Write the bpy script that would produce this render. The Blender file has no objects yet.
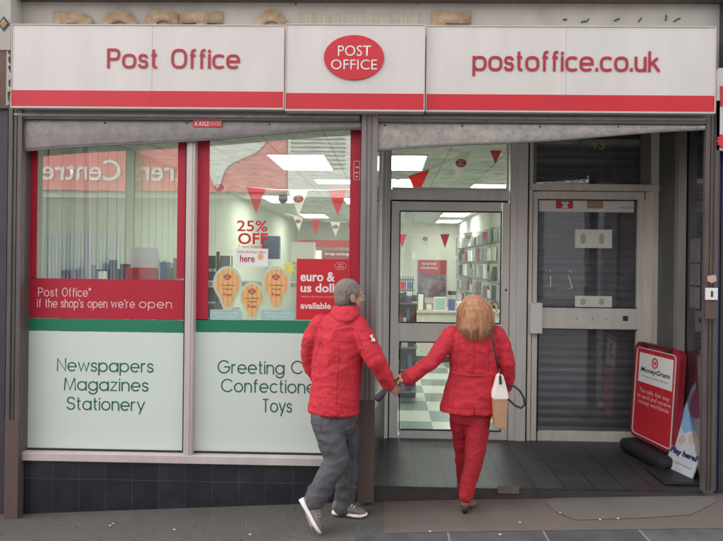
import bpy, bmesh, math, random
from mathutils import Vector, Matrix, noise
random.seed(7)
S = bpy.context.scene
COL = S.collection
R = math.radians

# ------------------------------------------------------------ camera
F, CX, CY = 600.0, 377.0, 262.0
YAW, ROLL = R(1.2), R(0.7)
CAM = Vector((0.0, -4.44, 1.65))
_fw = Vector((-math.sin(YAW), math.cos(YAW), 0))
_rt = Vector((math.cos(YAW), math.sin(YAW), 0))
_up = Vector((0, 0, 1))
RT = _rt*math.cos(ROLL) + _up*math.sin(ROLL)
UP = _up*math.cos(ROLL) - _rt*math.sin(ROLL)
cd = bpy.data.cameras.new('camera'); cam = bpy.data.objects.new('camera', cd); COL.objects.link(cam)
cd.sensor_fit = 'HORIZONTAL'; cd.sensor_width = 36; cd.lens = F/723*36
cd.shift_x = (361.5-CX)/723; cd.shift_y = (CY-270.5)/723
cd.clip_start = 0.05; cd.clip_end = 500
m = Matrix((RT, UP, -_fw)).transposed().to_4x4(); m.translation = CAM
cam.matrix_world = m
S.camera = cam

# ------------------------------------------------------------ sky, sun, exposure (overcast)
w = bpy.data.worlds.new('World'); S.world = w; w.use_nodes = True
nt = w.node_tree; nt.nodes.clear()
sky = nt.nodes.new('ShaderNodeTexSky'); sky.sky_type = 'NISHITA'; sky.sun_disc = False
SUN_EL, SUN_AZ = R(46), R(296)
sky.sun_elevation = SUN_EL; sky.sun_rotation = SUN_AZ; sky.dust_density = 4.0; sky.air_density = 1.0; sky.ozone_density = 0.6
hs = nt.nodes.new('ShaderNodeHueSaturation'); hs.inputs['Saturation'].default_value = 0.1
bg = nt.nodes.new('ShaderNodeBackground'); bg.inputs[1].default_value = 0.15
ow = nt.nodes.new('ShaderNodeOutputWorld')
nt.links.new(sky.outputs[0], hs.inputs['Color']); nt.links.new(hs.outputs[0], bg.inputs[0]); nt.links.new(bg.outputs[0], ow.inputs[0])
sd = bpy.data.lights.new('sun', 'SUN'); sd.energy = 0.7; sd.angle = R(28); sd.color = (1.0, 0.96, 0.9)
so = bpy.data.objects.new('sun', sd); COL.objects.link(so)
sv = Vector((math.sin(SUN_AZ)*math.cos(SUN_EL), math.cos(SUN_AZ)*math.cos(SUN_EL), math.sin(SUN_EL)))
so.rotation_euler = sv.to_track_quat('Z', 'Y').to_euler(); so.location = (0, -6, 12)
S.view_settings.view_transform = 'Standard'; S.view_settings.look = 'None'
S.view_settings.gamma = 1; S.view_settings.use_curve_mapping = False
S.view_settings.exposure = 2.0
S.cycles.use_denoising = True
S.cycles.max_bounces = 10; S.cycles.transparent_max_bounces = 16; S.cycles.sample_clamp_indirect = 6

# ------------------------------------------------------------ helpers
def P(u, v, Y):
    """point of the plane at depth Y seen at photo pixel u, v (used to take sizes off the facade)"""
    d = _fw + RT*((u-CX)/F) + UP*(-(v-CY)/F)
    t = (Y-CAM.y)/d.y
    return CAM + d*t
def XR(u0, v0, u1, v1, Y):
    a = P(u0, (v0+v1)/2, Y).x; b = P(u1, (v0+v1)/2, Y).x
    c = P((u0+u1)/2, v1, Y).z; d = P((u0+u1)/2, v0, Y).z
    return a, b, c, d
def srgb(r, g, b):
    f = lambda c: (c/255/12.92 if c/255 <= 0.04045 else ((c/255+0.055)/1.055)**2.4)
    return (f(r), f(g), f(b))
def link(o, parent=None):
    COL.objects.link(o)
    if parent is not None: o.parent = parent
    return o
def obj(name, bm, mat, parent=None, smooth=False):
    me = bpy.data.meshes.new(name)
    bmesh.ops.recalc_face_normals(bm, faces=bm.faces)
    bm.to_mesh(me); bm.free()
    for mm in (mat if isinstance(mat, (list, tuple)) else [mat]): me.materials.append(mm)
    if smooth:
        for p in me.polygons: p.use_smooth = True
    return link(bpy.data.objects.new(name, me), parent)
def tag(o, label, cat, group=None):
    o['label'] = label; o['category'] = cat
    if group: o['group'] = group
    return o
def struct(o, kind='structure'):
    o['kind'] = kind; return o
def thing(name, label, cat, loc=(0, 0, 0), group=None):
    o = bpy.data.objects.new(name, None); COL.objects.link(o); o.location = loc; o.empty_display_size = .1
    return tag(o, label, cat, group)
def par(o, t):
    o.parent = t; o.matrix_parent_inverse = Matrix.Translation(t.location).inverted(); return o
class T:
    """collects world-space parts under an Empty"""
    def __init__(s, name, label, cat, loc=(0, 0, 0), group=None): s.e = thing(name, label, cat, loc, group)
    def part(s, name, bm, mat, parent=None, smooth=False):
        if parent is None:
            bmesh.ops.translate(bm, verts=bm.verts, vec=-Vector(s.e.location))
            return obj(name, bm, mat, s.e, smooth)
        bmesh.ops.translate(bm, verts=bm.verts, vec=-Vector(s.e.location))
        return obj(name, bm, mat, parent, smooth)
def bx(bm, x0, x1, y0, y1, z0, z1, bev=0.0, mi=0):
    x0, x1 = min(x0, x1), max(x0, x1); y0, y1 = min(y0, y1), max(y0, y1); z0, z1 = min(z0, z1), max(z0, z1)
    r = bmesh.ops.create_cube(bm, size=1)
    for v in r['verts']:
        v.co = Vector((x0+(v.co.x+.5)*(x1-x0), y0+(v.co.y+.5)*(y1-y0), z0+(v.co.z+.5)*(z1-z0)))
    fs = set(f for v in r['verts'] for f in v.link_faces)
    if bev > 0:
        es = list(set(e for v in r['verts'] for e in v.link_edges))
        rr = bmesh.ops.bevel(bm, geom=es, offset=bev, segments=2, affect='EDGES', profile=.5)
        fs = set(rr['faces']) | set(f for f in fs if f.is_valid)
    for f in fs:
        if f.is_valid: f.material_index = mi
    return bm
def box(x0, x1, y0, y1, z0, z1, bev=0.0): return bx(bmesh.new(), x0, x1, y0, y1, z0, z1, bev)
def pbox(bm, u0, v0, u1, v1, Y, t, bev=0.0, mi=0):
    """box whose front face (plane Y) fills the photo rectangle; t = thickness behind it"""
    a, b, c, d = XR(u0, v0, u1, v1, Y); return bx(bm, a, b, Y, Y+t, c, d, bev, mi)
def prism(bm, pts, Y, t, mi=0):
    """pts: (x, z) outline extruded from Y to Y+t"""
    va = [bm.verts.new((x, Y, z)) for x, z in pts]; vb = [bm.verts.new((x, Y+t, z)) for x, z in pts]
    fs = [bm.faces.new(va), bm.faces.new(list(reversed(vb)))]
    n = len(pts)
    for i in range(n): fs.append(bm.faces.new((va[i], vb[i], vb[(i+1) % n], va[(i+1) % n])))
    for f in fs: f.material_index = mi
    return bm
def ppts(pts, Y): return [(P(u, v, Y).x, P(u, v, Y).z) for u, v in pts]
def ell(cx, cz, rx, rz, n=36): return [(cx+rx*math.cos(2*math.pi*i/n), cz+rz*math.sin(2*math.pi*i/n)) for i in range(n)]
def tube(bm, pts, rad, n=10, cap=True, mi=0):
    pts = [Vector(p) for p in pts]
    rs = rad if isinstance(rad, (list, tuple)) else [rad]*len(pts)
    rings = []; ref = None
    for i, p in enumerate(pts):
        a = pts[max(i-1, 0)]; b = pts[min(i+1, len(pts)-1)]
        d = (b-a).normalized()
        if ref is None: ref = d.cross(Vector((0, 0, 1)) if abs(d.z) < .9 else Vector((1, 0, 0))).normalized()
        ref = (ref-d*ref.dot(d)).normalized(); s = d.cross(ref)
        rings.append([bm.verts.new(p+(ref*math.cos(2*math.pi*k/n)+s*math.sin(2*math.pi*k/n))*rs[i]) for k in range(n)])
    fs = []
    for i in range(len(rings)-1):
        for k in range(n): fs.append(bm.faces.new((rings[i][k], rings[i][(k+1) % n], rings[i+1][(k+1) % n], rings[i+1][k])))
    if cap: fs.append(bm.faces.new(rings[0])); fs.append(bm.faces.new(list(reversed(rings[-1]))))
    for f in fs: f.material_index = mi
    return bm
def ball(bm, c, r, rot=None, seg=20):
    r = (r, r, r) if not isinstance(r, (tuple, list)) else r
    q = bmesh.ops.create_uvsphere(bm, u_segments=seg, v_segments=seg//2+2, radius=1)
    mt = Matrix.Translation(Vector(c)) @ (rot.to_4x4() if rot is not None else Matrix()) @ Matrix.Diagonal((r[0], r[1], r[2], 1))
    bmesh.ops.transform(bm, verts=q['verts'], matrix=mt); return bm
def loft(bm, rings, n=28, cap=True):
    """rings: (centre, half-width, half-depth, yaw) ellipses lying level"""
    vs = []
    for c, a, b, yw in rings:
        c = Vector(c); e1 = Vector((math.cos(yw), math.sin(yw), 0)); e2 = Vector((-math.sin(yw), math.cos(yw), 0))
        vs.append([bm.verts.new(c+e1*a*math.cos(2*math.pi*k/n)+e2*b*math.sin(2*math.pi*k/n)) for k in range(n)])
    for i in range(len(vs)-1):
        for k in range(n): bm.faces.new((vs[i][k], vs[i][(k+1) % n], vs[i+1][(k+1) % n], vs[i+1][k]))
    if cap: bm.faces.new(vs[0]); bm.faces.new(list(reversed(vs[-1])))
    return bm
def fused(name, bm, mat, parent=None, voxel=0.008, smooth=6, folds=None, fold_size=.12, stretch=(1, 1, 1), dec=None):
    """fuse overlapping pieces into one continuous skin"""
    bmesh.ops.recalc_face_normals(bm, faces=bm.faces)
    me = bpy.data.meshes.new(name+'_src'); bm.to_mesh(me); bm.free()
    o = bpy.data.objects.new(name+'_src', me); COL.objects.link(o)
    r = o.modifiers.new('r', 'REMESH'); r.mode = 'VOXEL'; r.voxel_size = voxel; r.use_smooth_shade = True
    if smooth:
        s = o.modifiers.new('s', 'SMOOTH'); s.iterations = smooth; s.factor = .5
    dg = bpy.context.evaluated_depsgraph_get(); dg.update()
    me2 = bpy.data.meshes.new_from_object(o.evaluated_get(dg)); me2.name = name
    bpy.data.objects.remove(o); bpy.data.meshes.remove(me)
    if folds:
        ns = [v.normal.copy() for v in me2.vertices]
        for v, nn in zip(me2.vertices, ns):
            q = Vector((v.co.x*stretch[0], v.co.y*stretch[1], v.co.z*stretch[2]))/fold_size
            d = noise.noise(q)+.5*noise.noise(q*2.1+Vector((5, 3, 1)))
            qw_ = q*1.9+Vector((noise.noise(q*1.3), noise.noise(q*1.3+Vector((9, 0, 0))), 0))*.9
            r1 = 1-abs(d)*2.0; r2 = (1-min(1, abs(noise.noise(qw_))*2.6))**2
            v.co += nn*folds*((r1-.3)*.75+r2*.4)
    me2.materials.clear(); me2.materials.append(mat)
    for p in me2.polygons: p.use_smooth = True; p.material_index = 0
    return link(bpy.data.objects.new(name, me2), parent)

# ------------------------------------------------------------ materials
def mat(name, col, rough=.6, metal=0.0, var=0.0, vscale=8.0, bump=0.0, bscale=60.0, col2=None, stretch=None, spec=None, cc=0.0, emit=None, contrast=.25, sheen=0.0):
    m = bpy.data.materials.new(name); m.use_nodes = True; n = m.node_tree; N = n.nodes; L = n.links
    b = N['Principled BSDF']; b.inputs['Base Color'].default_value = (*col, 1); b.inputs['Roughness'].default_value = rough
    b.inputs['Metallic'].default_value = metal
    if spec is not None: b.inputs['Specular IOR Level'].default_value = spec
    if cc: b.inputs['Coat Weight'].default_value = cc
    if sheen: b.inputs['Sheen Weight'].default_value = sheen
    tc = N.new('ShaderNodeTexCoord'); mp = N.new('ShaderNodeMapping'); L.new(tc.outputs['Object'], mp.inputs[0])
    if stretch: mp.inputs['Scale'].default_value = stretch
    if var or col2:
        nz = N.new('ShaderNodeTexNoise'); nz.inputs['Scale'].default_value = vscale; nz.inputs['Detail'].default_value = 6
        nz.inputs['Roughness'].default_value = .65
        L.new(mp.outputs[0], nz.inputs['Vector'])
        rp = N.new('ShaderNodeValToRGB'); rp.color_ramp.elements[0].position = .5-contrast; rp.color_ramp.elements[1].position = .5+contrast
        c2 = col2 if col2 else tuple(c*(1-var) for c in col); c1 = col if col2 else tuple(min(1, c*(1+var*.5)) for c in col)
        rp.color_ramp.elements[0].color = (*c2, 1); rp.color_ramp.elements[1].color = (*c1, 1)
        L.new(nz.outputs['Fac'], rp.inputs[0]); L.new(rp.outputs[0], b.inputs['Base Color'])
        mr = N.new('ShaderNodeMapRange'); mr.inputs['To Min'].default_value = min(1, rough+.12); mr.inputs['To Max'].default_value = max(0.02, rough-.08)
        L.new(nz.outputs['Fac'], mr.inputs[0]); L.new(mr.outputs[0], b.inputs['Roughness'])
    if bump:
        nb = N.new('ShaderNodeTexNoise'); nb.inputs['Scale'].default_value = bscale; nb.inputs['Detail'].default_value = 5
        L.new(mp.outputs[0], nb.inputs['Vector'])
        bb = N.new('ShaderNodeBump'); bb.inputs['Strength'].default_value = bump; bb.inputs['Distance'].default_value = .01
        L.new(nb.outputs['Fac'], bb.inputs['Height']); L.new(bb.outputs[0], b.inputs['Normal'])
    if emit: b.inputs['Emission Color'].default_value = (*emit[:3], 1); b.inputs['Emission Strength'].default_value = emit[3]
    return m
def thin_mat(name, col, k=.5):
    m = bpy.data.materials.new(name); m.use_nodes = True; n = m.node_tree; N = n.nodes; L = n.links; N.clear()
    o = N.new('ShaderNodeOutputMaterial'); d = N.new('ShaderNodeBsdfDiffuse'); t = N.new('ShaderNodeBsdfTranslucent'); x = N.new('ShaderNodeMixShader')
    d.inputs[0].default_value = t.inputs[0].default_value = (*col, 1); x.inputs[0].default_value = k
    L.new(d.outputs[0], x.inputs[1]); L.new(t.outputs[0], x.inputs[2]); L.new(x.outputs[0], o.inputs[0]); return m
def glass_mat(name, tint=(.93, .96, .94), k=2.4, dirt=.02):
    m = bpy.data.materials.new(name); m.use_nodes = True; n = m.node_tree; N = n.nodes; L = n.links
    N.clear(); o = N.new('ShaderNodeOutputMaterial'); tr = N.new('ShaderNodeBsdfTransparent'); gl = N.new('ShaderNodeBsdfGlossy')
    tr.inputs[0].default_value = (*tint, 1); gl.inputs['Roughness'].default_value = 0.0
    fr = N.new('ShaderNodeFresnel'); ge = N.new('ShaderNodeNewGeometry'); mi_ = N.new('ShaderNodeMath'); mi_.operation = 'MULTIPLY_ADD'
    mi_.inputs[1].default_value = 1/1.5-1.5; mi_.inputs[2].default_value = 1.5; L.new(ge.outputs['Backfacing'], mi_.inputs[0]); L.new(mi_.outputs[0], fr.inputs[0])
    mu = N.new('ShaderNodeMath'); mu.operation = 'MULTIPLY'; mu.use_clamp = True; mu.inputs[1].default_value = k
    L.new(fr.outputs[0], mu.inputs[0]); mx = N.new('ShaderNodeMixShader')
    # slow ripple of float glass
    nz = N.new('ShaderNodeTexNoise'); nz.inputs['Scale'].default_value = 2.2
    tc = N.new('ShaderNodeTexCoord'); L.new(tc.outputs['Object'], nz.inputs['Vector'])
    bp = N.new('ShaderNodeBump'); bp.inputs['Strength'].default_value = .02; bp.inputs['Distance'].default_value = .02
    L.new(nz.outputs['Fac'], bp.inputs['Height']); L.new(bp.outputs[0], gl.inputs['Normal'])
    L.new(mu.outputs[0], mx.inputs[0]); L.new(tr.outputs[0], mx.inputs[1]); L.new(gl.outputs[0], mx.inputs[2])
    df = N.new('ShaderNodeBsdfDiffuse'); df.inputs[0].default_value = (.6, .58, .55, 1)
    n2 = N.new('ShaderNodeTexNoise'); n2.inputs['Scale'].default_value = 5; n2.inputs['Detail'].default_value = 8
    L.new(tc.outputs['Object'], n2.inputs['Vector'])
    m2 = N.new('ShaderNodeMath'); m2.operation = 'MULTIPLY'; m2.inputs[1].default_value = dirt*2; L.new(n2.outputs['Fac'], m2.inputs[0])
    mx2 = N.new('ShaderNodeMixShader'); L.new(m2.outputs[0], mx2.inputs[0]); L.new(mx.outputs[0], mx2.inputs[1]); L.new(df.outputs[0], mx2.inputs[2])
    L.new(mx2.outputs[0], o.inputs[0]); return m
M = {}
M['sign_white'] = mat('sign_white', (.68, .635, .60), .42, var=.13, vscale=4, bump=.05, bscale=3, stretch=(1.2, 1, .25), contrast=.35)
M['sign_red'] = mat('sign_red', (.60, .018, .032), .4, var=.12, vscale=2)
M['letter_red'] = mat('letter_red', (.40, .02, .04), .45)
M['fascia'] = mat('fascia', (.50, .475, .43), .85, col2=(.33, .31, .28), vscale=2.2, bump=.3, bscale=30, stretch=(1, 1, .5))
M['ghost'] = mat('ghost', (.34, .21, .10), .85, contrast=.16, col2=(.46, .37, .26), vscale=16, bump=.4, bscale=60)
M['stain'] = mat('stain', (.38, .32, .23), .9, col2=(.46, .43, .37), vscale=40, stretch=(1.6, 1, .1), contrast=.15)
M['galv'] = mat('galv', (.36, .33, .315), .55, metal=.35, col2=(.20, .185, .18), vscale=14, bump=.25, bscale=25, contrast=.3)
M['galv_pale'] = mat('galv_pale', (.50, .46, .42), .6, metal=.15, col2=(.30, .275, .25), vscale=22, bump=.3, bscale=30, contrast=.2)
M['galv_dark'] = mat('galv_dark', (.20, .19, .195), .5, metal=.4, var=.3, vscale=10, bump=.1, stretch=(.3, 1, 3))
M['steel_brown'] = mat('steel_brown', (.150, .115, .105), .55, metal=.2, col2=(.075, .058, .053), vscale=6, bump=.15, stretch=(2, 2, .35))
M['rust'] = mat('rust', (.14, .085, .075), .7, col2=(.09, .065, .06), vscale=9, bump=.4, stretch=(1, 1, .4))
M['frame_white'] = mat('frame_white', (.60, .52, .49), .5, var=.2, vscale=3, bump=.05, stretch=(1, 1, .3))
M['alu'] = mat('alu', (.80, .77, .73), .5, col2=(.60, .57, .53), vscale=5, bump=.05, stretch=(1.5, 1, .25))
M['alu_cream'] = mat('alu_cream', (.80, .76, .68), .5, col2=(.58, .54, .47), vscale=7, bump=.08, stretch=(1.5, 1, .3))
M['rubber'] = mat('rubber', (.02, .02, .022), .7)
M['glass'] = glass_mat('glass', k=3.8, tint=(.97,.98,.97))
M['glass_door'] = glass_mat('glass_door', k=3.6, dirt=.03)
M['glass_dark'] = glass_mat('glass_dark', tint=(.93, .94, .95), k=2.3, dirt=.04)
M['vinyl_red'] = mat('vinyl_red', (.46, .012, .034), .5, var=.1, vscale=2)
M['vinyl_green'] = mat('vinyl_green', (.012, .20, .10), .5)
M['vinyl_mint'] = mat('vinyl_mint', (.68, .75, .69), .45, col2=(.63, .72, .655), vscale=.8, stretch=(.3, 1, 1.4))
M['letter_green'] = mat('letter_green', (.01, .12, .06), .5)
M['letter_pink'] = mat('letter_pink', (.78, .50, .50), .5)
M['white'] = mat('white', (.78, .77, .74), .5)
M['paper'] = mat('paper', (.80, .80, .72), .8, var=.1, vscale=12)
M['cream'] = mat('cream', (.60, .58, .47), .8, var=.06)
M['flag_white'] = thin_mat('flag_white', (.85, .84, .78)); M['flag_red'] = thin_mat('flag_red', (.75, .03, .05))
M['black'] = mat('black', (.018, .018, .02), .5)
M['dark'] = mat('dark', (.04, .04, .045), .6)
M['grey'] = mat('grey', (.25, .25, .25), .6)
M['navy'] = mat('navy', (.02, .035, .12), .5)
M['blue'] = mat('blue', (.08, .16, .35), .5)
M['wood'] = mat('wood', (.30, .18, .09), .5, var=.3, vscale=6, stretch=(1, 1, 6))
M['yellow'] = mat('yellow', (.75, .62, .06), .6)
M['orange'] = mat('orange', (.80, .42, .14), .6)
M['red'] = mat('red', (.60, .03, .045), .5)
M['maroon'] = mat('maroon', (.20, .02, .03), .5)
M['teal'] = mat('teal', (.35, .55, .52), .5)
M['gold'] = mat('gold', (.50, .42, .22), .5)
def tile_mat(name, c1, c2, cm, w, h, mortar=.02, rough=.3, bump=.3, off=0.0, map_xy=False, spec=None, scale=(1, 1, 1)):
    m = mat(name, c1, rough, spec=spec); n = m.node_tree; N = n.nodes; L = n.links; b = N['Principled BSDF']
    tc = N.new('ShaderNodeTexCoord'); sx = N.new('ShaderNodeSeparateXYZ'); cb = N.new('ShaderNodeCombineXYZ')
    L.new(tc.outputs['Object'], sx.inputs[0]); L.new(sx.outputs[0], cb.inputs[0]); L.new(sx.outputs[1 if map_xy else 2], cb.inputs[1])
    br = N.new('ShaderNodeTexBrick'); br.offset = off; br.inputs['Scale'].default_value = 1
    br.inputs['Brick Width'].default_value = w; br.inputs['Row Height'].default_value = h; br.inputs['Mortar Size'].default_value = mortar
    br.inputs['Mortar Smooth'].default_value = .1
    br.inputs['Color1'].default_value = (*c1, 1); br.inputs['Color2'].default_value = (*c2, 1); br.inputs['Mortar'].default_value = (*cm, 1)
    L.new(cb.outputs[0], br.inputs['Vector'])
    nz = N.new('ShaderNodeTexNoise'); nz.inputs['Scale'].default_value = 7; nz.inputs['Detail'].default_value = 8; L.new(tc.outputs['Object'], nz.inputs['Vector'])
    mr = N.new('ShaderNodeMapRange'); mr.inputs['From Min'].default_value = .3; mr.inputs['From Max'].default_value = .7; mr.inputs['To Min'].default_value = .7; mr.inputs['To Max'].default_value = 1.25
    L.new(nz.outputs['Fac'], mr.inputs[0])
    mx = N.new('ShaderNodeMix'); mx.data_type = 'RGBA'; mx.blend_type = 'MULTIPLY'; mx.inputs[0].default_value = 1
    L.new(br.outputs['Color'], mx.inputs[6]); L.new(mr.outputs[0], mx.inputs[7]); L.new(mx.outputs[2], b.inputs['Base Color'])
    bp = N.new('ShaderNodeBump'); bp.inputs['Strength'].default_value = bump; bp.inputs['Distance'].default_value = .004; bp.invert = True
    L.new(br.outputs['Fac'], bp.inputs['Height']); L.new(bp.outputs[0], b.inputs['Normal'])
    return m

# ------------------------------------------------------------ lettering (stroke letters drawn as flat ribbons)
SQE = [1.0]
def arc(cx, cy, rx, a0, a1, ry=None, n=20):
    ry = rx if ry is None else ry
    q = lambda v: math.copysign(abs(v)**SQE[0], v)
    return [(cx+rx*q(math.cos(R(a0+(a1-a0)*i/n))), cy+ry*q(math.sin(R(a0+(a1-a0)*i/n)))) for i in range(n+1)]
def glyphs():
    O5 = arc(2.5, 2.5, 2.5, 0, 360, n=32)
    def _s(k, w): return [(x*k, y*k) for x, y in arc(w, 3.78, w*.92, 20, 270, 1.22, 14)[:-1]+arc(w, 1.28, w, 90, -160, 1.28, 14)]
    return {
     'o': ([O5], 5), 'a': ([O5, [(5, 5), (5, 0)]], 5), 'p': ([O5, [(0, 5), (0, -2.1)]], 5), 'b': ([O5, [(0, 7.2), (0, 0)]], 5),
     'd': ([O5, [(5, 7.2), (5, 0)]], 5), 'g': ([O5, [(5, 5)]+arc(2.5, .2, 2.5, 0, -150)], 5),
     'e': ([[(0.1, 2.5)]+arc(2.5, 2.5, 2.5, 0, 318)], 5), 'c': ([arc(2.5, 2.5, 2.5, 45, 315)], 4.3),
     's': ([_s(1, 1.55)], 3.1), 'n': ([[(0, 0), (0, 5)], [(0, 2.6)]+arc(2, 3, 2, 180, 0)+[(4, 0)]], 4),
     'm': ([[(0, 0), (0, 5)], arc(1.6, 3.4, 1.6, 180, 0)+[(3.2, 0)], arc(4.8, 3.4, 1.6, 180, 0)+[(6.4, 0)]], 6.4),
     'h': ([[(0, 0), (0, 7.2)], arc(2, 3, 2, 180, 0)+[(4, 0)]], 4), 'r': ([[(0, 0), (0, 5)], arc(1.9, 3.1, 1.9, 180, 75)], 2.3),
     'u': ([[(0, 5)]+arc(2, 2, 2, 180, 360), [(4, 5), (4, 0)]], 4), 't': ([[(.9, 6.8)]+arc(2.1, 1.2, 1.2, 180, 280), [(0, 5), (2.3, 5)]], 2.3),
     'f': ([[(.9, 0)]+arc(2.2, 5.9, 1.3, 180, 80), [(0, 5), (2.4, 5)]], 2.4), 'i': ([[(0, 0), (0, 5)], [(0, 6.6), (0, 6.85)]], 0),
     'l': ([[(0, 0), (0, 7.2)]], 0), 'w': ([[(0, 5), (1.6, 0), (3.2, 5), (4.8, 0), (6.4, 5)]], 6.4),
     'y': ([[(0, 5), (2.1, 0)], [(4.2, 5), (1.2, -2.1)]], 4.2), 'z': ([[(0, 5), (3.6, 5), (0, 0), (3.7, 0)]], 3.7),
     'k': ([[(0, 0), (0, 7.2)], [(3.5, 5), (0, 2.1)], [(1.3, 3.2), (3.9, 0)]], 3.9),
     'P': ([[(0, 0), (0, 7.2), (2.6, 7.2)]+arc(2.6, 5.25, 1.95, 90, -90)+[(0, 3.3)]], 4.5),
     'O': ([arc(3, 3.6, 3, 0, 360, 3.6, 32)], 6), 'N': ([[(0, 0), (0, 7.2), (4.8, 0), (4.8, 7.2)]], 4.8),
     'M': ([[(0, 0), (.4, 7.2), (3.1, 0), (5.8, 7.2), (6.2, 0)]], 6.2), 'S': ([_s(1.44, 1.6)], 4.6),
     'G': ([arc(3.6, 3.6, 3.6, 42, 360, n=28)+[(3.8, 3.6)]], 7.2), 'C': ([arc(3.6, 3.6, 3.6, 42, 318, n=28)], 6.6),
     'T': ([[(0, 7.2), (4.4, 7.2)], [(2.2, 7.2), (2.2, 0)]], 4.4), '.': ([[(0, 0.1), (0, .4)]], 0), "'": ([[(0, 7.2), (0, 5.8)]], 0),
     'q': ([arc(.9, 6.4, .9, 0, 360, n=14)], 1.8), '-': ([[(0, 2.6), (2, 2.6)]], 2), ' ': ([], 2.2)}
G = glyphs(); SQE[0] = .74; G_SIGN = glyphs(); SQE[0] = 1.0
def stroke_layout(txt, gap, G=G):
    x = 0; out = []
    for ch in txt:
        st, adv = G[ch]
        for s in st: out.append([(px+x, py) for px, py in s])
        x += adv+gap
    return out, x-gap
def ribbon(bm, pts, wd, tf, lift):
    n = len(pts); cl = (Vector(pts[0])-Vector(pts[-1])).length < 1e-4 and n > 3
    vs = []
    for i in range(n):
        p = Vector(pts[i]); a = Vector(pts[i-1] if i else (pts[-2] if cl else pts[0])); b = Vector(pts[i+1] if i < n-1 else (pts[1] if cl else pts[-1]))
        d1 = (p-a); d2 = (b-p)
        if d1.length < 1e-6: d1 = d2
        if d2.length < 1e-6: d2 = d1
        d1.normalize(); d2.normalize(); d = d1+d2
        if d.length < .5: d = d1*.6+Vector((-d1.y, d1.x))*.01
        d.normalize(); nn = Vector((-d.y, d.x)); k = 1/max(.55, nn.dot(Vector((-d1.y, d1.x))))
        e = Vector((0, 0))
        if not cl and i == 0: e = -d1*0
        vs.append((tf(p+nn*wd/2*k, lift+i*3e-5), tf(p-nn*wd/2*k, lift+i*3e-5)))
    vv = [(bm.verts.new(a), bm.verts.new(b)) for a, b in vs]
    for i in range(n-1):
        try: bm.faces.new((vv[i][0], vv[i][1], vv[i+1][1], vv[i+1][0]))
        except ValueError: pass
def stroke_bm(txt, x0, x1, zb, xh, wd, Y, gap=1.2, tf=None, thick=0.0, G=G):
    """letters between x0 and x1, base line zb, x-height xh, ribbon width wd (metres), on plane Y facing -Y"""
    st, W = stroke_layout(txt, gap, G); sy = xh/5; sx = (x1-x0-wd)/W; bm = bmesh.new()
    for k, s in enumerate(st):
        kk = (xh-wd)/xh; pts = [(x0+wd/2+px*sx, zb+wd/2+py*sy*kk) for px, py in s]
        cl_ = abs(pts[0][0]-pts[-1][0])+abs(pts[0][1]-pts[-1][1]) < 1e-6
        if not cl_:
            for e0, e1 in ((0, 1), (-1, -2)):
                dx, dy = pts[e0][0]-pts[e1][0], pts[e0][1]-pts[e1][1]; ll = math.hypot(dx, dy)
                if abs(dy) > .95*abs(dx) and ll > 0: pts[e0] = (pts[e0][0]+dx/ll*wd/2, pts[e0][1]+dy/ll*wd/2)
        t = tf or (lambda p, l: Vector((p.x, Y-l, p.y)))
        ribbon(bm, pts, wd, t, .0002*(k % 7))
    if thick:
        r = bmesh.ops.extrude_face_region(bm, geom=bm.faces[:]); bmesh.ops.translate(bm, verts=[v for v in r['geom'] if isinstance(v, bmesh.types.BMVert)], vec=(0, thick, 0))
    return bm
def pstroke(txt, u0, u1, vbase, vx, wpx, Y, gap=1.2, thick=0.0, G=G):
    a, b, c, d = XR(u0, vx, u1, vbase, Y); k = (b-a)/(u1-u0)
    return stroke_bm(txt, a, b, c, d-c, wpx*k, Y, gap, thick=thick, G=G)
def font_bm(txt, x0, x1, z0, z1, Y, bold=0.0, shear=0.0, extrude=0.0, flip=False, tf=None, align='CENTER'):
    cu = bpy.data.curves.new('t', 'FONT'); cu.body = txt; cu.size = 1; cu.offset = bold; cu.shear = shear; cu.align_x = align; cu.extrude = 0
    cu.resolution_u = 3; cu.space_line = .9
    o = bpy.data.objects.new('t', cu); COL.objects.link(o)
    dg = bpy.context.evaluated_depsgraph_get(); dg.update()
    me = bpy.data.meshes.new_from_object(o.evaluated_get(dg)); bm = bmesh.new(); bm.from_mesh(me)
    bpy.data.objects.remove(o); bpy.data.curves.remove(cu); bpy.data.meshes.remove(me)
    xs = [v.co.x for v in bm.verts]; ys = [v.co.y for v in bm.verts]
    ax, bxx, ay, by = min(xs), max(xs), min(ys), max(ys)
    for v in bm.verts:
        s = (v.co.x-ax)/(bxx-ax); t = (v.co.y-ay)/(by-ay)
        if flip: s = 1-s
        q = Vector((x0+s*(x1-x0), Y, z0+t*(z1-z0))); v.co = q if tf is None else tf(s, t)
    if extrude:
        r = bmesh.ops.extrude_face_region(bm, geom=bm.faces[:]); bmesh.ops.translate(bm, verts=[v for v in r['geom'] if isinstance(v, bmesh.types.BMVert)], vec=(0, extrude, 0))
    for f in bm.faces: f.material_index = 0
    return bm
def pfont(txt, u0, v0, u1, v1, Y, **k):
    a, b, c, d = XR(u0, v0, u1, v1, Y); return font_bm(txt, a, b, c, d, Y, **k)
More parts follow.
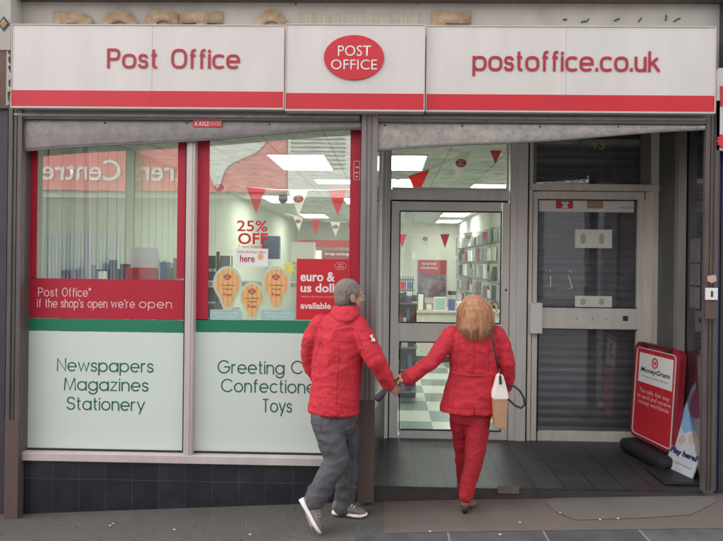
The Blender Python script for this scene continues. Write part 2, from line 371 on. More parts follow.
# ============================================================ GROUND
def gz(x, y):
    """pavement height: climbs to the right, falls a little to the road"""
    if x < 0.2: z = -0.105+(x-.2)*.056
    elif x < 2.4: z = -0.105+(x-.2)*.036
    else: z = -.026+(x-2.4)*.05
    return z+min(0, y+.1)*.012
def sheet(x0, x1, y0, y1, zf, nx, ny, off=0.0, poly=None):
    bm = bmesh.new(); g = [[bm.verts.new((x0+(x1-x0)*i/nx, y0+(y1-y0)*j/ny, zf(x0+(x1-x0)*i/nx, y0+(y1-y0)*j/ny)+off)) for i in range(nx+1)] for j in range(ny+1)]
    for j in range(ny):
        for i in range(nx): bm.faces.new((g[j][i], g[j][i+1], g[j+1][i+1], g[j+1][i]))
    return bm
def asphalt(name, c1, c2, sc=90, tint=1.2):
    m = mat(name, c1, .85, col2=c2, vscale=tint, bump=.9, bscale=sc, contrast=.3)
    n = m.node_tree; N = n.nodes; L = n.links; b = N['Principled BSDF']; src = b.inputs['Base Color'].links[0].from_socket
    vo = N.new('ShaderNodeTexVoronoi'); vo.inputs['Scale'].default_value = 110
    tc = N.new('ShaderNodeTexCoord'); L.new(tc.outputs['Object'], vo.inputs['Vector'])
    mr = N.new('ShaderNodeMapRange'); mr.inputs['From Max'].default_value = .8; mr.inputs['To Min'].default_value = 1.5; mr.inputs['To Max'].default_value = .6
    L.new(vo.outputs['Distance'], mr.inputs[0])
    mx = N.new('ShaderNodeMix'); mx.data_type = 'RGBA'; mx.blend_type = 'MULTIPLY'; mx.inputs[0].default_value = .8
    L.new(src, mx.inputs[6]); L.new(mr.outputs[0], mx.inputs[7]); 
    v2 = N.new('ShaderNodeTexVoronoi'); v2.inputs['Scale'].default_value = 7; L.new(tc.outputs['Object'], v2.inputs['Vector'])
    cr = N.new('ShaderNodeValToRGB'); cr.color_ramp.elements[0].position = .07; cr.color_ramp.elements[0].color = (.55, .55, .55, 1); cr.color_ramp.elements[1].position = .10
    L.new(v2.outputs['Distance'], cr.inputs[0]); m3 = N.new('ShaderNodeMix'); m3.data_type = 'RGBA'; m3.blend_type = 'MULTIPLY'; m3.inputs[0].default_value = 1
    L.new(mx.outputs[2], m3.inputs[6]); L.new(cr.outputs[0], m3.inputs[7]); L.new(m3.outputs[2], b.inputs['Base Color']); return m
M['asphalt'] = asphalt('asphalt', (.13, .12, .108), (.08, .074, .067))
M['road'] = asphalt('road_asphalt', (.08, .08, .08), (.05, .05, .05))
M['concrete'] = mat('concrete', (.155, .135, .118), .85, col2=(.12, .105, .092), vscale=3, bump=.5, bscale=80)
M['redpave'] = mat('redpave', (.15, .108, .092), .8, col2=(.11, .097, .088), vscale=2.4, bump=.5, bscale=70)
M['slabs'] = tile_mat('slabs', (.085, .085, .09), (.065, .065, .072), (.20, .19, .175), .615, .36, .007, .7, .5, .35, True)
M['recess_tiles'] = tile_mat('recess_tiles', (.040, .043, .044), (.032, .035, .037), (.012, .014, .014), .22, .62, .006, .42, .4, 0, True)
M['dark_tiles'] = tile_mat('dark_tiles', (.028, .029, .037), (.021, .022, .029), (.062, .062, .07), .2, .38, .0022, .32, .35)
M['shop_floor'] = mat('shop_floor', (.6, .64, .57), .3)
_n = M['shop_floor'].node_tree; _c = _n.nodes.new('ShaderNodeTexChecker'); _c.inputs['Scale'].default_value = 2.2; _c.inputs[1].default_value = (.58, .62, .55, 1); _c.inputs[2].default_value = (.20, .27, .26, 1)
_t = _n.nodes.new('ShaderNodeTexCoord'); _n.links.new(_t.outputs['Object'], _c.inputs[0]); _n.links.new(_c.outputs[0], _n.nodes['Principled BSDF'].inputs['Base Color'])
struct(obj('pavement', sheet(-9, 9, -2.6, .02, gz, 90, 12), M['asphalt']))
struct(obj('paving_slabs', sheet(-.2, 9, -2.6, -.535, gz, 60, 10, .004), M['slabs']))
struct(obj('brick_apron', sheet(-.02, 9, -.53, .02, gz, 60, 5, .004), M['redpave']))
bm = bmesh.new()
pl = [P(u, v, 0) for u, v in [(0, 0)]]
def on_ground(u, v):
    Y = -.3
    for _ in range(12):
        d = P(u, v, Y); g = gz(d.x, Y)+.0
        dirv = (d-CAM); t = (g-CAM.z)/dirv.z; Y = (CAM+dirv*t).y
    return CAM+dirv*t
o_ = [on_ground(u, v) for u, v in ((545, 503), (563, 495), (612, 491), (700, 488), (713, 492), (716, 503), (690, 516), (640, 519), (575, 521), (556, 513))]
f_ = bm.faces.new([bm.verts.new((p.x, p.y, gz(p.x, p.y)+.008)) for p in o_]); bmesh.ops.triangulate(bm, faces=[f_])
struct(obj('concrete_patch', bm, M['concrete']))
bm = bmesh.new()
for i in range(60):
    x = -9+i*.3*1.0
    va = [(x, gz(x, -2.6)), (x+.3, gz(x+.3, -2.6))]
bm2 = bmesh.new()
ks = [[bm2.verts.new((x, y, gz(x, -2.6)+dz)) for y, dz in ((-2.6, .0), (-2.6, .012), (-2.74, .012), (-2.75, .002), (-2.75, -.14))] for x in [-9+.6*i for i in range(31)]]
for a, b in zip(ks, ks[1:]):
    for k in range(4): bm2.faces.new((a[k], a[k+1], b[k+1], b[k]))
struct(obj('kerb', bm2, M['concrete']))
struct(obj('road', sheet(-40, 40, -9.4, -2.745, lambda x, y: gz(x, -2.6)-.12, 60, 2), M['road']))
struct(obj('far_pavement', sheet(-40, 40, -13, -9.4, lambda x, y: gz(x, -2.6)-.02, 60, 2), M['concrete']))
struct(obj('ground', sheet(-120, 120, -120, 120, lambda x, y: -3.2, 2, 2), M['road']))
# little litter specks trodden into the pavement are part of it
bm = bmesh.new()
rg = random.Random(3)
for u, v in ((113, 525), (174, 531), (110, 527), (500, 536), (618, 520), (560, 514), (600, 521), (520, 524), (250, 536), (430, 533)):
    p = on_ground(u, v)
    n = 7; f = bm.faces.new([bm.verts.new((p.x+rg.uniform(.006, .010)*math.cos(6.28*i/n), p.y+rg.uniform(.006, .010)*math.sin(6.28*i/n), gz(p.x, p.y)+.012)) for i in range(n)])
tag(obj('chewing_gum', bm, M['paper']), 'pale scraps of trodden chewing gum scattered over the dark pavement', 'chewing gum')['kind'] = 'stuff'

# ============================================================ FACADE
YF = 0.0          # face of the shop front
def zat(v, u=361, Y=0): return P(u, v, Y).z
ZS = zat(112)     # underside of the fascia
# --- wall over the sign, neighbours' piers
fb = T('upper_wall', 'grey rendered upper wall of the shop building above the long sign', 'wall', (0, .2, ZS))
xl, xr = P(8, 300, 0).x, P(722, 300, 0).x
wb = bmesh.new(); bx(wb, xl-.02, 2.72, .12, .38, 2.78, 3.62)
fb.part('wall', wb, M['fascia'])
cb = bmesh.new(); bx(cb, -6.5, 6.5, .02, .38, P(361, 2, .1).z+.0, P(361, 2, .1).z+.14, .01); fb.part('cornice', cb, M['steel_brown'])
ub = bmesh.new(); bx(ub, -6.5, 6.5, .14, .38, P(361, 2, .1).z+.14, 5.6)
M['brickwall'] = tile_mat('brickwall', (.25, .13, .09), (.20, .10, .07), (.30, .28, .25), .225, .075, .01, .85, .5, .5)
fb.part('brick_wall', ub, M['brickwall'])
for xx in (-3.2, 0, 3.2):
    wf = bmesh.new(); bx(wf, xx-.6, xx+.6, .10, .16, 4.2, 5.3, .01); w_ = fb.part('window', wf, M['frame_white'])
    wg = bmesh.new(); bx(wg, xx-.52, xx+.52, .09, .099, 4.28, 5.22); fb.part('window_glass', wg, M['dark'], w_)
# ghost letters left from an older sign: only their tops show
YW = .118
gl = [('P', 55, 96), ('O', 99, 141), ('S', 144, 181), ('T', 182, 223), ('O', 253, 290), ('E', 432, 471)]
zb_, zt_ = P(200, 50, YW).z, 0
for ch, u0, u1 in gl:
    a = P(u0, 14, YW).x; b = P(u1, 14, YW).x; zt = P((u0+u1)/2, 10 if ch in 'OS' else 12.5, YW).z
    o = fb.part('old_letter', font_bm(ch, a, b, zt-.42, zt, YW-.02, bold=.035, extrude=.016), M['ghost'])
st = bmesh.new()
for a, b in ((298, 345), (352, 392), (397, 420)):
    x0, x1, z0, z1 = XR(a, 11, b, 26, YW-.001); n = 26; tp = []
    for i in range(n+1): tp.append((x0+(x1-x0)*i/n, z1-random.uniform(0, .05)-(0.03 if i in (0, n) else 0)))
    prism(st, [(x0, z0)]+tp+[(x1, z0)], YW-.001, .004)
fb.part('rust_stain', st, M['stain'])
mk = bmesh.new()
for u, v, l, an in ((565, 20, 4, 0), (584, 22, 6, .1), (588, 20, 3, .8), (617, 20, 6, .4), (640, 20, 5, 1.0), (666, 18, 6, 1.5), (677, 20, 8, .5), (296, 4, 3, 1.2), (418, 3, 3, 1.2)):
    p = P(u, v, YW-.003); dx = math.cos(an)*l/280; dz = math.sin(an)*l/280
    tube(mk, [(p.x-dx, p.y, p.z-dz), (p.x, p.y-.004, p.z+.004), (p.x+dx, p.y, p.z+dz)], .0045, 6)
fb.part('broken_fixing', mk, M['dark'])

# neighbouring shop fronts to left and right
lp = T('left_pier', 'brown neighbouring pier with old patterned tile at the left edge', 'pier', (-2.75, .1, 0))
x1 = P(10, 60, -.02).x
a = P(0, 40, -.02)
z49 = P(4, 50, -.02).z; z110 = P(4, 108, -.02).z
b1 = bmesh.new(); bx(b1, x1-.75, x1, -.02, .4, z49, 3.7); lp.part('tiled_band', b1, M['fascia'])
b1 = bmesh.new(); bx(b1, x1-.75, x1-.004, -.012, .4, z110, z49-.002); lp.part('brown_band', b1, mat('brownband', (.16, .095, .075), .8, var=.3))
M['purple'] = mat('purple', (.055, .045, .06), .6, var=.25, vscale=4)
b1 = bmesh.new(); bx(b1, x1-.75, P(5, 300, 0).x, .01, .4, -.6, z110-.002); lp.part('pier_face', b1, M['purple'])
db = bmesh.new(); cc = P(4, 24, -.021)
prism(db, [(cc.x+.045*math.cos(k*math.pi/2), cc.z+.055*math.sin(k*math.pi/2)) for k in range(4)], -.026, .006); 
dd = lp.part('diamond_tile', db, M['dark'])
db = bmesh.new(); prism(db, [(cc.x+.028*math.cos(k*math.pi/2), cc.z+.036*math.sin(k*math.pi/2)) for k in range(4)], -.03, .004); prism(db, ell(cc.x, cc.z, .008, .010, 12), -.033, .003); lp.part('diamond_inset', db, M['ghost'], dd)
b1 = bmesh.new(); tor = []
for i in range(24):
    z = z49-.01-i*(z49-z110-.02)/24; tor.append((x1-.004+random.uniform(-.012, .022), z))
prism(b1, [(x1-.02, z49-.01)]+tor+[(x1-.02, z110+.01)], -.030, .006); lp.part('peeling_edge', b1, M['fascia'])
b1 = bmesh.new(); bx(b1, P(9.3, 300, -.01).x, P(11, 300, -.01).x, -.012, .0, P(10, 360, 0).z, P(10, 131, 0).z, .001); lp.part('edge_strip', b1, M['frame_white'])
b1 = bmesh.new(); bx(b1, -6.5, x1-.755, 0, .4, -.8, 3.7); lp.part('neighbour_wall', b1, M['fascia'])
rp = T('right_neighbour', 'dark neighbouring shop front just past the right post', 'shop front', (3.4, .1, 0))
b1 = bmesh.new(); bx(b1, P(720.5, 300, .06).x, 6.5, .06, .4, -.4, 3.7); rp.part('dark_front', b1, M['purple'])
bs = T('neighbour_sign', 'white and red projecting sign cut off at the right edge', 'sign', (2.7, -.1, 2.4))
pb = bmesh.new(); Yb = -.05
prism(pb, ppts([(716.5, 72), (719, 68), (760, 68), (760, 152), (716.5, 150)], Yb), Yb, .05); bs.part('panel', pb, M['sign_white'])
pb = bmesh.new(); pr = []
for i in range(22):
    an = 2*math.pi*i/22; rr = 7.5*(1 if i % 2 else .8); pr.append((724+rr*math.cos(an), 141+rr*math.sin(an)))
prism(pb, ppts(pr, Yb-.012), Yb-.012, .010); bs.part('red_splash', pb, M['red'])
pb = bmesh.new(); prism(pb, ppts([(720.5, 86), (760, 86), (760, 106), (720.5, 106)], Yb-.006), Yb-.006, .005); bs.part('red_letter', pb, M['red'])

# --- the long sign
YS = -.14
sg = T('shop_sign', 'long white three-part shop sign with red lower stripe and red oval badge', 'sign', (0, YS, ZS))
def panel(u0, v0l, u1, vb, dy, seams=()):
    Yp = YS+dy
    xs = [u0]+list(seams)+[u1]
    um = (u0+u1)/2
    vbot = {285.: 109}.get(u0, vb)
    z1 = P(um, v0l, Yp).z; z0 = P(um, vb, Yp).z; zr = P(um, vb-17.5, Yp).z
    for i in range(len(xs)-1):
        a = P(xs[i], 66, Yp).x+(.0012 if i else 0); b = P(xs[i+1], 66, Yp).x
        bm = bmesh.new(); bx(bm, a, b, Yp, -.0+.10, z0, z1, .002); p = sg.part('panel', bm, M['sign_white'])
        bm = bmesh.new(); bx(bm, a+.001, b-.001, Yp-.003, Yp-.0005, z0+.012, zr); sg.part('red_stripe', bm, M['sign_red'], p)
    bm = bmesh.new(); tr = .010; a = P(u0, 66, Yp).x; b = P(u1, 66, Yp).x
    bx(bm, a-.002, b+.002, Yp-.007, Yp+.01, z0-.004, z0+.008, .002); bx(bm, a-.002, b+.002, Yp-.006, Yp+.01, z1-.002, z1+.006, .002)
    bx(bm, a-.004, a+.002, Yp-.008, Yp+.02, z0-.003, z1+.003, .001); bx(bm, b-.002, b+.004, Yp-.008, Yp+.02, z0-.003, z1+.003, .001)
    sg.part('trim', bm, M['frame_white'])
panel(12, 25.5, 284, 108.5, 0, (152, ))
panel(286, 25, 424.5, 111, -.028)
panel(426.5, 27, 715, 112.5, 0, (566, ))
YL = YS-.005
sg.part('lettering', pstroke('Post', 107, 158, 68.5, 53.8, 2.7, YL, gap=2.1, G=G_SIGN), M['letter_red'])
sg.part('lettering', pstroke('Office', 171, 240, 68.8, 54.2, 2.7, YL, gap=1.95, G=G_SIGN), M['letter_red'])
sg.part('lettering', pstroke('postoffice.co.uk', 472.5, 660, 71.5, 56.3, 2.8, YL, gap=1.95, G=G_SIGN), M['letter_red'])
YO = YS-.028
c = P(354, 58, YO); rx = (P(384, 58, YO).x-P(324, 58, YO).x)/2; rz = (P(354, 36, YO).z-P(354, 80.5, YO).z)/2
ob = bmesh.new(); prism(ob, ell(c.x, c.z, rx, rz, 64), YO-.012, .011); ov = sg.part('oval_badge', ob, M['sign_red'])
sg.part('badge_lettering', pfont('POST', 338, 45.5, 371, 56, YO-.014, bold=-.004), M['white'], ov)
sg.part('badge_lettering', pfont('OFFICE', 331, 59.5, 377, 69.5, YO-.014, bold=-.004), M['white'], ov)

# --- roller shutter housings (box with bent galvanised cover, lower edge hanging slanted)
def housing(u0, u1, vt, vm, vbl, vbr, name, label, mt='galv'):
    t = T(name, label, 'shutter box', (P((u0+u1)/2, vt, 0).x, .0, zat(vt)))
    a = P(u0, 130, 0).x; b = P(u1, 130, 0).x
    um = (u0+u1)/2; z1 = P(um, vt, -.06).z; zm = P(um, vm, -.06).z
    bm = bmesh.new(); bx(bm, a, b, -.075, .16, zm+.002, z1+.12, .012); t.part('housing', bm, M['galv_dark'])
    bm = bmesh.new(); tube(bm, [(a+.01, -.078, (zm+z1)/2), (b-.01, -.078, (zm+z1)/2)], .014, 10); t.part('roll_bead', bm, M['galv'])
    # cover sheet, slightly bowed
    n = 40; bm = bmesh.new(); f0 = []; f1 = []
    zl = P(u0, vbl, -.05).z; zr = P(u1, vbr, -.05).z
    rows = 8; G0 = []; G1 = []
    for j in range(rows+1):
        r0 = []; r1 = []
        for i in range(n+1):
            s = i/n; x = a+(b-a)*s; zb = zl+(zr-zl)*s+.006*math.sin(s*9); z = zm+(zb-zm)*j/rows
            yo = -.052-.010*math.sin(math.pi*j/rows)+.004*noise.noise(Vector((x*3, z*9, 0)))
            r0.append(bm.verts.new((x, yo, z))); r1.append(bm.verts.new((x, yo+.006, z)))
        G0.append(r0); G1.append(r1)
    for j in range(rows):
        for i in range(n):
            bm.faces.new((G0[j][i], G0[j][i+1], G0[j+1][i+1], G0[j+1][i])); bm.faces.new((G1[j][i], G1[j+1][i], G1[j+1][i+1], G1[j][i+1]))
    for i in range(n):
        bm.faces.new((G0[rows][i], G0[rows][i+1], G1[rows][i+1], G1[rows][i])); bm.faces.new((G0[0][i], G1[0][i], G1[0][i+1], G0[0][i+1]))
    t.part('cover_sheet', bm, M[mt], smooth=True)
    bm = bmesh.new()
    for i in range(n):
        pass
    tube(bm, [(a+(b-a)*i/n, -.054, zl+(zr-zl)*i/n+.006*math.sin(i/n*9)) for i in range(n+1)], .006, 8); t.part('bottom_lip', bm, M['galv_dark'])
    k = 5
    for i in range(k):
        x = a+.06+(b-a-.12)*i/(k-1); bm = bmesh.new(); ball(bm, (x, -.056, zm-.018), .0075, seg=10); t.part('bolt', bm, M['dark'])
    return t
h1 = housing(20, 361, 112.5, 121, 152, 129, 'shutter_box', 'grey metal roller shutter box above the shop windows with slanted lower edge')
h2 = housing(377, 701, 114, 124, 151, 130, 'shutter_box', 'mottled metal roller shutter box above the two doors with slanted lower edge', 'galv_pale')
bm = bmesh.new(); pbox(bm, 193, 120.5, 222, 127, -.069, .004); tk = tag(obj('sticker', bm, M['red']), 'tiny red maker sticker with white letters on the left shutter box', 'sticker')
obj('lettering', pfont('A AXLE', 194.5, 121.6, 209, 126, -.0705, bold=.01), M['white'], tk); obj('lettering', pfont('DOORS', 210, 122, 221, 125.8, -.0705), M['letter_pink'], tk)

# --- steel posts
def post(u0, u1, vt, vb, label, mats, Y0=-.09, rustz=None, Y1=.13):
    um = (u0+u1)/2; a = P(u0, 300, Y0).x; b = P(u1, 300, Y0).x; zb = P(um, vb, Y0).z-.03; zt = P(um, vt, Y0).z+.1
    t = T('steel_post', label, 'post', ((a+b)/2, Y0, zb), 'steel posts of the shop front')
    w_ = b-a
    bm = bmesh.new(); bx(bm, a+.012, b-.012, Y0+.012, Y1, zb, zt); t.part('core', bm, mats)
    bm = bmesh.new(); bx(bm, a, a+w_*.30, Y0, Y0+.035, zb, zt, .003); bx(bm, b-w_*.30, b, Y0, Y0+.05, zb, zt, .003); bx(bm, a+w_*.42, a+w_*.56, Y0+.006, Y0+.03, zb, zt, .002)
    t.part('guide_rail', bm, mats)
    if rustz is not None:
        bm = bmesh.new(); bx(bm, a-.001, b+.001, Y0-.002, Y0+.036, zb-.01, rustz, .001); t.part('rusty_foot', bm, M['rust'])
    return t
M['steel_grey'] = mat('steel_grey', (.27, .24, .23), .5, metal=.1, col2=(.18, .16, .155), vscale=5, bump=.12, stretch=(2, 2, .3))
M['steel_left'] = mat('steel_left', (.15, .125, .12), .5, metal=.2, col2=(.085, .068, .064), vscale=5, bump=.12, stretch=(2, 2, .3))
post(6.5, 20, 110, 522, 'dark brown steel shutter post left of the shop windows', M['steel_left'], rustz=P(10, 420, -.09).z)
post(359.5, 376, 113, 497, 'steel shutter post between the shop window and the doors', M['steel_grey'], rustz=P(368, 400, -.09).z)
post(704, 718, 114, 487, 'brown steel shutter post right of the doorway', M['steel_brown'], Y0=-.05, Y1=.0)

# --- shop window
YG = .045
swn = T('shop_window', 'wide two pane shop window with red, green and mint vinyl above a dark tiled base', 'shop window', (-1.3, .05, .2))
zsill0, zsill1 = P(180, 463, -.02).z, P(180, 455, -.02).z
xa, xm0, xm1, xb = P(19, 300, 0).x, P(185.5, 300, 0).x, P(194.5, 300, 0).x, P(361, 300, 0).x
fr = bmesh.new(); bx(fr, xa, xb, -.035, .09, zsill0, zsill1, .004); swn.part('sill', fr, M['frame_white'])
fr = bmesh.new(); bx(fr, xm0+.002, xm1-.002, -.02, .09, zsill1, 2.77, .004); bx(fr, xm0+.02, xm1-.02, -.026, -.0195, zsill1, 2.77, .002); swn.part('mullion', fr, M['frame_white'])
fr = bmesh.new(); bx(fr, xa, xa+.030, -.01, .09, zsill1, 2.77, .003); swn.part('frame', fr, M['steel_grey'])
def vinyl(u0, v0, u1, v1, mt, dy, parent, name, txts=()):
    yo = -.0015 if name != 'x' else .0055; bm = bmesh.new(); a, b, c, d = XR(u0, v0, u1, v1, YG); bx(bm, a, b, YG+yo+dy, YG+yo+.001+dy, c, d); return swn.part(name, bm, mt, parent)
def pane(u0, u1):
    a = P(u0, 300, YG).x; b = P(u1, 300, YG).x
    bm = bmesh.new(); bx(bm, a, b, YG, YG+.004, zsill1, 2.77); return swn.part('window_pane', bm, M['glass'])
p1 = pane(24, 185.5); p2 = pane(195, 360)
gsk = bmesh.new()
for u0, u1 in ((24, 185.5), (195, 360)):
    a = P(u0, 300, YG).x; b = P(u1, 300, YG).x
    bx(gsk, a, a+.008, YG-.012, YG+.0, zsill1, 2.77); bx(gsk, b-.008, b, YG-.012, YG, zsill1, 2.77); bx(gsk, a, b, YG-.0125, YG-.0005, zsill1, zsill1+.014)
swn.part('gasket', gsk, M['rubber'])
# vinyl inside pane 1
Lr = [(24, 130, 37.5, 278.5), (177.5, 130, 186, 278.5), (24, 279, 186, 319)]
for r_ in Lr: vinyl(*r_, M['vinyl_red'], 0, p1, 'red_vinyl')
vinyl(24, 319.3, 186, 331.5, M['vinyl_green'], 0, p1, 'green_vinyl'); vinyl(24, 331.8, 186, 457, M['vinyl_mint'], 0, p1, 'mint_vinyl')
for r_ in [(195, 130, 209, 320), (349.5, 130, 361, 320)]: vinyl(*r_, M['vinyl_red'], 0, p2, 'red_vinyl')
vinyl(195, 320.3, 361, 333, M['vinyl_green'], 0, p2, 'green_vinyl'); vinyl(195, 333.3, 361, 460, M['vinyl_mint'], 0, p2, 'mint_vinyl')
YT = YG+.0045
def wtxt(txt, u0, u1, vb, vx, wp, mt, par_, gap=1.5): swn.part('lettering', pstroke(txt, u0, u1, vb, vx, wp, YG-.0018, gap=gap), mt, par_)
for t_, u0, u1, vb in (('Newspapers', 57, 153.5, 372), ('Magazines', 64, 148.5, 391), ('Stationery', 66.5, 145, 410.5)):
    wtxt(t_, u0, u1, vb, vb-9.6, 1.35, M['letter_green'], p1)
for t_, u0, u1, vb in (('Greeting', 217.5, 284.5, 374), ('Cards', 291, 338, 374.4), ('Confectionery', 221, 331, 393), ('Toys', 262, 292, 412.5)):
    wtxt(t_, u0, u1, vb, vb-9.8, 1.35, M['letter_green'], p2)
wtxt('Post', 38, 58, 296.5, 290, .9, M['letter_pink'], p1, 1.9); wtxt('Officeq', 62, 91, 296.8, 290.2, .9, M['letter_pink'], p1, 1.9)
x = 37
for t_, u0, u1 in (('if', 37, 41.5), ('the', 45, 57.5), ("shop's", 61, 83.5), ('open', 87.5, 107.5), ("we're", 111, 135), ('open', 139, 171.5)):
    k = (172-37)/134.5; wtxt(t_, u0, u1 if t_ != 'open' or u0 < 100 else 172, 307.5+(u0-37)*.008, 301+(u0-37)*.008, .9, M['letter_pink'], p1, 1.9)
bm = bmesh.new(); YT = YG-.0024; a, b, c, d = XR(353.5, 161, 360, 180, YT)
for q in ((a, b, c, c+.004), (a, b, d-.004, d), (a, a+.004, c, d), (b-.004, b, c, d), (a+.015, b-.015, c+.02, c+.03), (a+.01, b-.012, c+.05, c+.06), (a+.015, b-.01, c+.09, c+.1)): bx(bm, q[0], q[1], YT, YT+.0007, q[2], q[3])
swn.part('small_sticker', bm, M['letter_pink'], p2)
# tiled stallriser under the window
sr = T('tiled_base', 'dark blue-black glazed tiled wall base beneath the shop window', 'wall', (-1.3, .02, 0))
bm = bmesh.new(); bx(bm, xa, xb, .0, .16, -.55, zsill0-.002); sr.part('tiles', bm, M['dark_tiles'])

# --- recess (lobby)
YD = 1.2
def rz_(x, y): return 0.0
xA, xB = P(376, 300, 0).x, P(388.5, 300, YD).x
xC, xE = P(661, 300, YD).x, P(701, 300, 0).x
bm = bmesh.new()
rows = [[(xA-.02, -.02), (xE+.02, -.02)], [(xA-.02, .05), (xE+.02, .05)], [(xB-.06, YD+.12), (xC+.16, YD+.12)]]
vs = [bm.verts.new((x, y, 0.0)) for x, y in (rows[0][0], rows[0][1], rows[2][1], rows[2][0])]; bm.faces.new(vs)
struct(obj('lobby_floor', bm, M['recess_tiles']))
bm = bmesh.new(); bx(bm, xA-.02, xE+.02, -.022, -.006, -.2, -.003, .0); struct(obj('lobby_step', bm, mat('step', (.03, .028, .027), .6, col2=(.06, .05, .042), vscale=9, bump=.4)))
bm = bmesh.new(); a, b, c, d = XR(497.5, 486, 519, 493.5, -.03); bx(bm, a, b, -.033, -.023, c, d+.002, .002); tag(obj('step_patch', bm, M['concrete']), 'pale repaired brick set in the dark doorway step', 'brick')
struct(obj('lobby_ceiling', box(xA-.2, xE+.4, .381, YD+.14, 2.98, 3.02), M['grey']))
# side returns
def quadwall(bm, x0, y0, x1, y1, z0, z1, th):
    d = Vector((x1-x0, y1-y0)).normalized(); n = Vector((-d.y, d.x))*th
    pts = [(x0, y0), (x1, y1), (x1+n.x, y1+n.y), (x0+n.x, y0+n.y)]
    lo = [bm.verts.new((p[0], p[1], z0)) for p in pts]; hi = [bm.verts.new((p[0], p[1], z1)) for p in pts]
    bm.faces.new(lo); bm.faces.new(hi)
    for i in range(4): bm.faces.new((lo[i], lo[(i+1) % 4], hi[(i+1) % 4], hi[i]))
def along(x0, y0, x1, y1, s): return x0+(x1-x0)*s, y0+(y1-y0)*s
sl = T('side_window', 'narrow aluminium framed side window between shop window and left door', 'window', (xA, .6, 0))
L0 = (xA-.012, .09); L1 = (xB-.02, YD-.01)
zbl = P(383, 458, .5).z
def seg(L0, L1, s0, s1): return (*along(*L0, *L1, s0), *along(*L0, *L1, s1))
bm = bmesh.new(); quadwall(bm, *seg(L0, L1, 0, .06), 0, 2.975, .04); quadwall(bm, *seg(L0, L1, .94, 1), 0, 2.975, .04); quadwall(bm, *seg(L0, L1, .48, .52), .56, 2.975, .04)
quadwall(bm, *seg(L0, L1, .06, .94), .50, .56, .05); quadwall(bm, *seg(L0, L1, .06, .94), 2.75, 2.975, .04); sl.part('frame', bm, M['alu'])
bm = bmesh.new(); quadwall(bm, *seg(L0, L1, .06, .94), 0, .50, .03); sl.part('lower_panel', bm, M['dark_tiles'])
bm = bmesh.new(); L0b = (L0[0]-.015, L0[1]); L1b = (L1[0]-.015, L1[1]); quadwall(bm, *seg(L0b, L1b, .06, .94), .56, 2.75, .004); sl.part('glass_pane', bm, M['glass'])
srr = T('side_panel', 'grey green side panel and dark glass strip right of the right door', 'panel', (xC, .6, 0))
R0 = (xE+.06, .05); R1 = (xC+.01, YD)
# panel seen 661..684, trim 684..687, glass 688..702
M['panel_green'] = mat('panel_green', (.115, .125, .11), .5, col2=(.075, .08, .07), vscale=3, bump=.05, stretch=(1, 1, .3))
def s_for(u):
    lo, hi = 0, 1
    for _ in range(30):
        mid = (lo+hi)/2; x, y = along(*R1, *R0, mid); uu = proj(x, y, 1.2)[0]
        if uu < u: lo = mid
        else: hi = mid
    return mid
def proj(x, y, z):
    d = Vector((x, y, z))-CAM; dp = d.dot(_fw); return CX+F*d.dot(RT)/dp, CY-F*d.dot(UP)/dp
sa, sb = s_for(682.5), s_for(686.5)
bm = bmesh.new(); quadwall(bm, *seg(R0, R1, 1-sa, 1), 0, 2.975, .05); srr.part('grey_panel', bm, M['panel_green'])
bm = bmesh.new(); quadwall(bm, *seg((R0[0]-.012, R0[1]), (R1[0]-.012, R1[1]), 1-sb, 1-sa), 0, 2.975, .06); srr.part('trim', bm, M['steel_grey'])
bm = bmesh.new(); quadwall(bm, *seg(R0, R1, 0, 1-sb), 0, 2.975, .004); srr.part('glass_strip', bm, glass_mat('glass_strip', k=1.0, tint=(.8, .82, .85)))
bm = bmesh.new(); quadwall(bm, *seg((R0[0]+.1, R0[1]), (R1[0]+.1, R1[1]), 0, 1-sb), 0, 2.975, .02); srr.part('backing', bm, M['navy'])
for v0, v1 in ((240, 262), (264, 284), (286, 306)):
    bm = bmesh.new(); z0 = P(694, v1, .5).z; z1 = P(694, v0, .5).z; s0 = 1-s_for(690); s1 = 1-s_for(700)
    quadwall(bm, *seg((R0[0]-.004, R0[1]), (R1[0]-.004, R1[1]), min(s0, s1), max(s0, s1)), z0, z1, .002); srr.part('notice', bm, M['galv_dark'])

# --- left door with its frame
def pb(u0, v0, u1, v1, Y, t, bev=.003): return pbox(bmesh.new(), u0, v0, u1, v1, Y, t, bev)
ztop = 2.96
def vframe(t, name, mt, u0, u1, v1, Y, th, parent=None, v0=None, bev=.003):
    bm = bmesh.new(); um = (u0+u1)/2; a = P(u0, 320, Y).x; b = P(u1, 320, Y).x; z0 = P(um, v1, Y).z; z1 = ztop if v0 is None else P(um, v0, Y).z
    bx(bm, a, b, Y, Y+th, max(z0, 0.0), z1, bev); return t.part(name, bm, mt, parent)
dl = T('glass_door', 'left aluminium framed glass door into the lit shop', 'door', (P(450, 440, YD).x, YD, 0))
vframe(dl, 'frame_post', M['alu'], 384.5, 389, 445, YD-.02, .12); vframe(dl, 'frame_post', M['alu'], 509.5, 516, 446, YD-.02, .12)
dl.part('frame_head', pb(389.1, 190, 509.4, 200, YD-.015, .1), M['alu'])
dl.part('transom_glass', pb(391, 120, 509, 190, YD+.03, .004, 0), M['glass_door'])
bm = bmesh.new(); pbox(bm, 389.1, 120, 392, 190, YD-.0, .05, .002); pbox(bm, 507, 120, 509.4, 190, YD, .05, .002); pbox(bm, 392, 187.5, 507, 190, YD, .05, .001); dl.part('transom_bead', bm, M['alu'])
leaf = bmesh.new(); YL_ = YD+.0
M['alu_leaf'] = mat('alu_leaf', (.78, .76, .71), .45, col2=(.62, .59, .55), vscale=4, bump=.05, stretch=(1.5, 1, .3))
pbox(leaf, 390.3, 201.8, 399, 440.5, YL_, .045, .003); pbox(leaf, 501.5, 202.5, 508.7, 442, YL_, .045, .003)
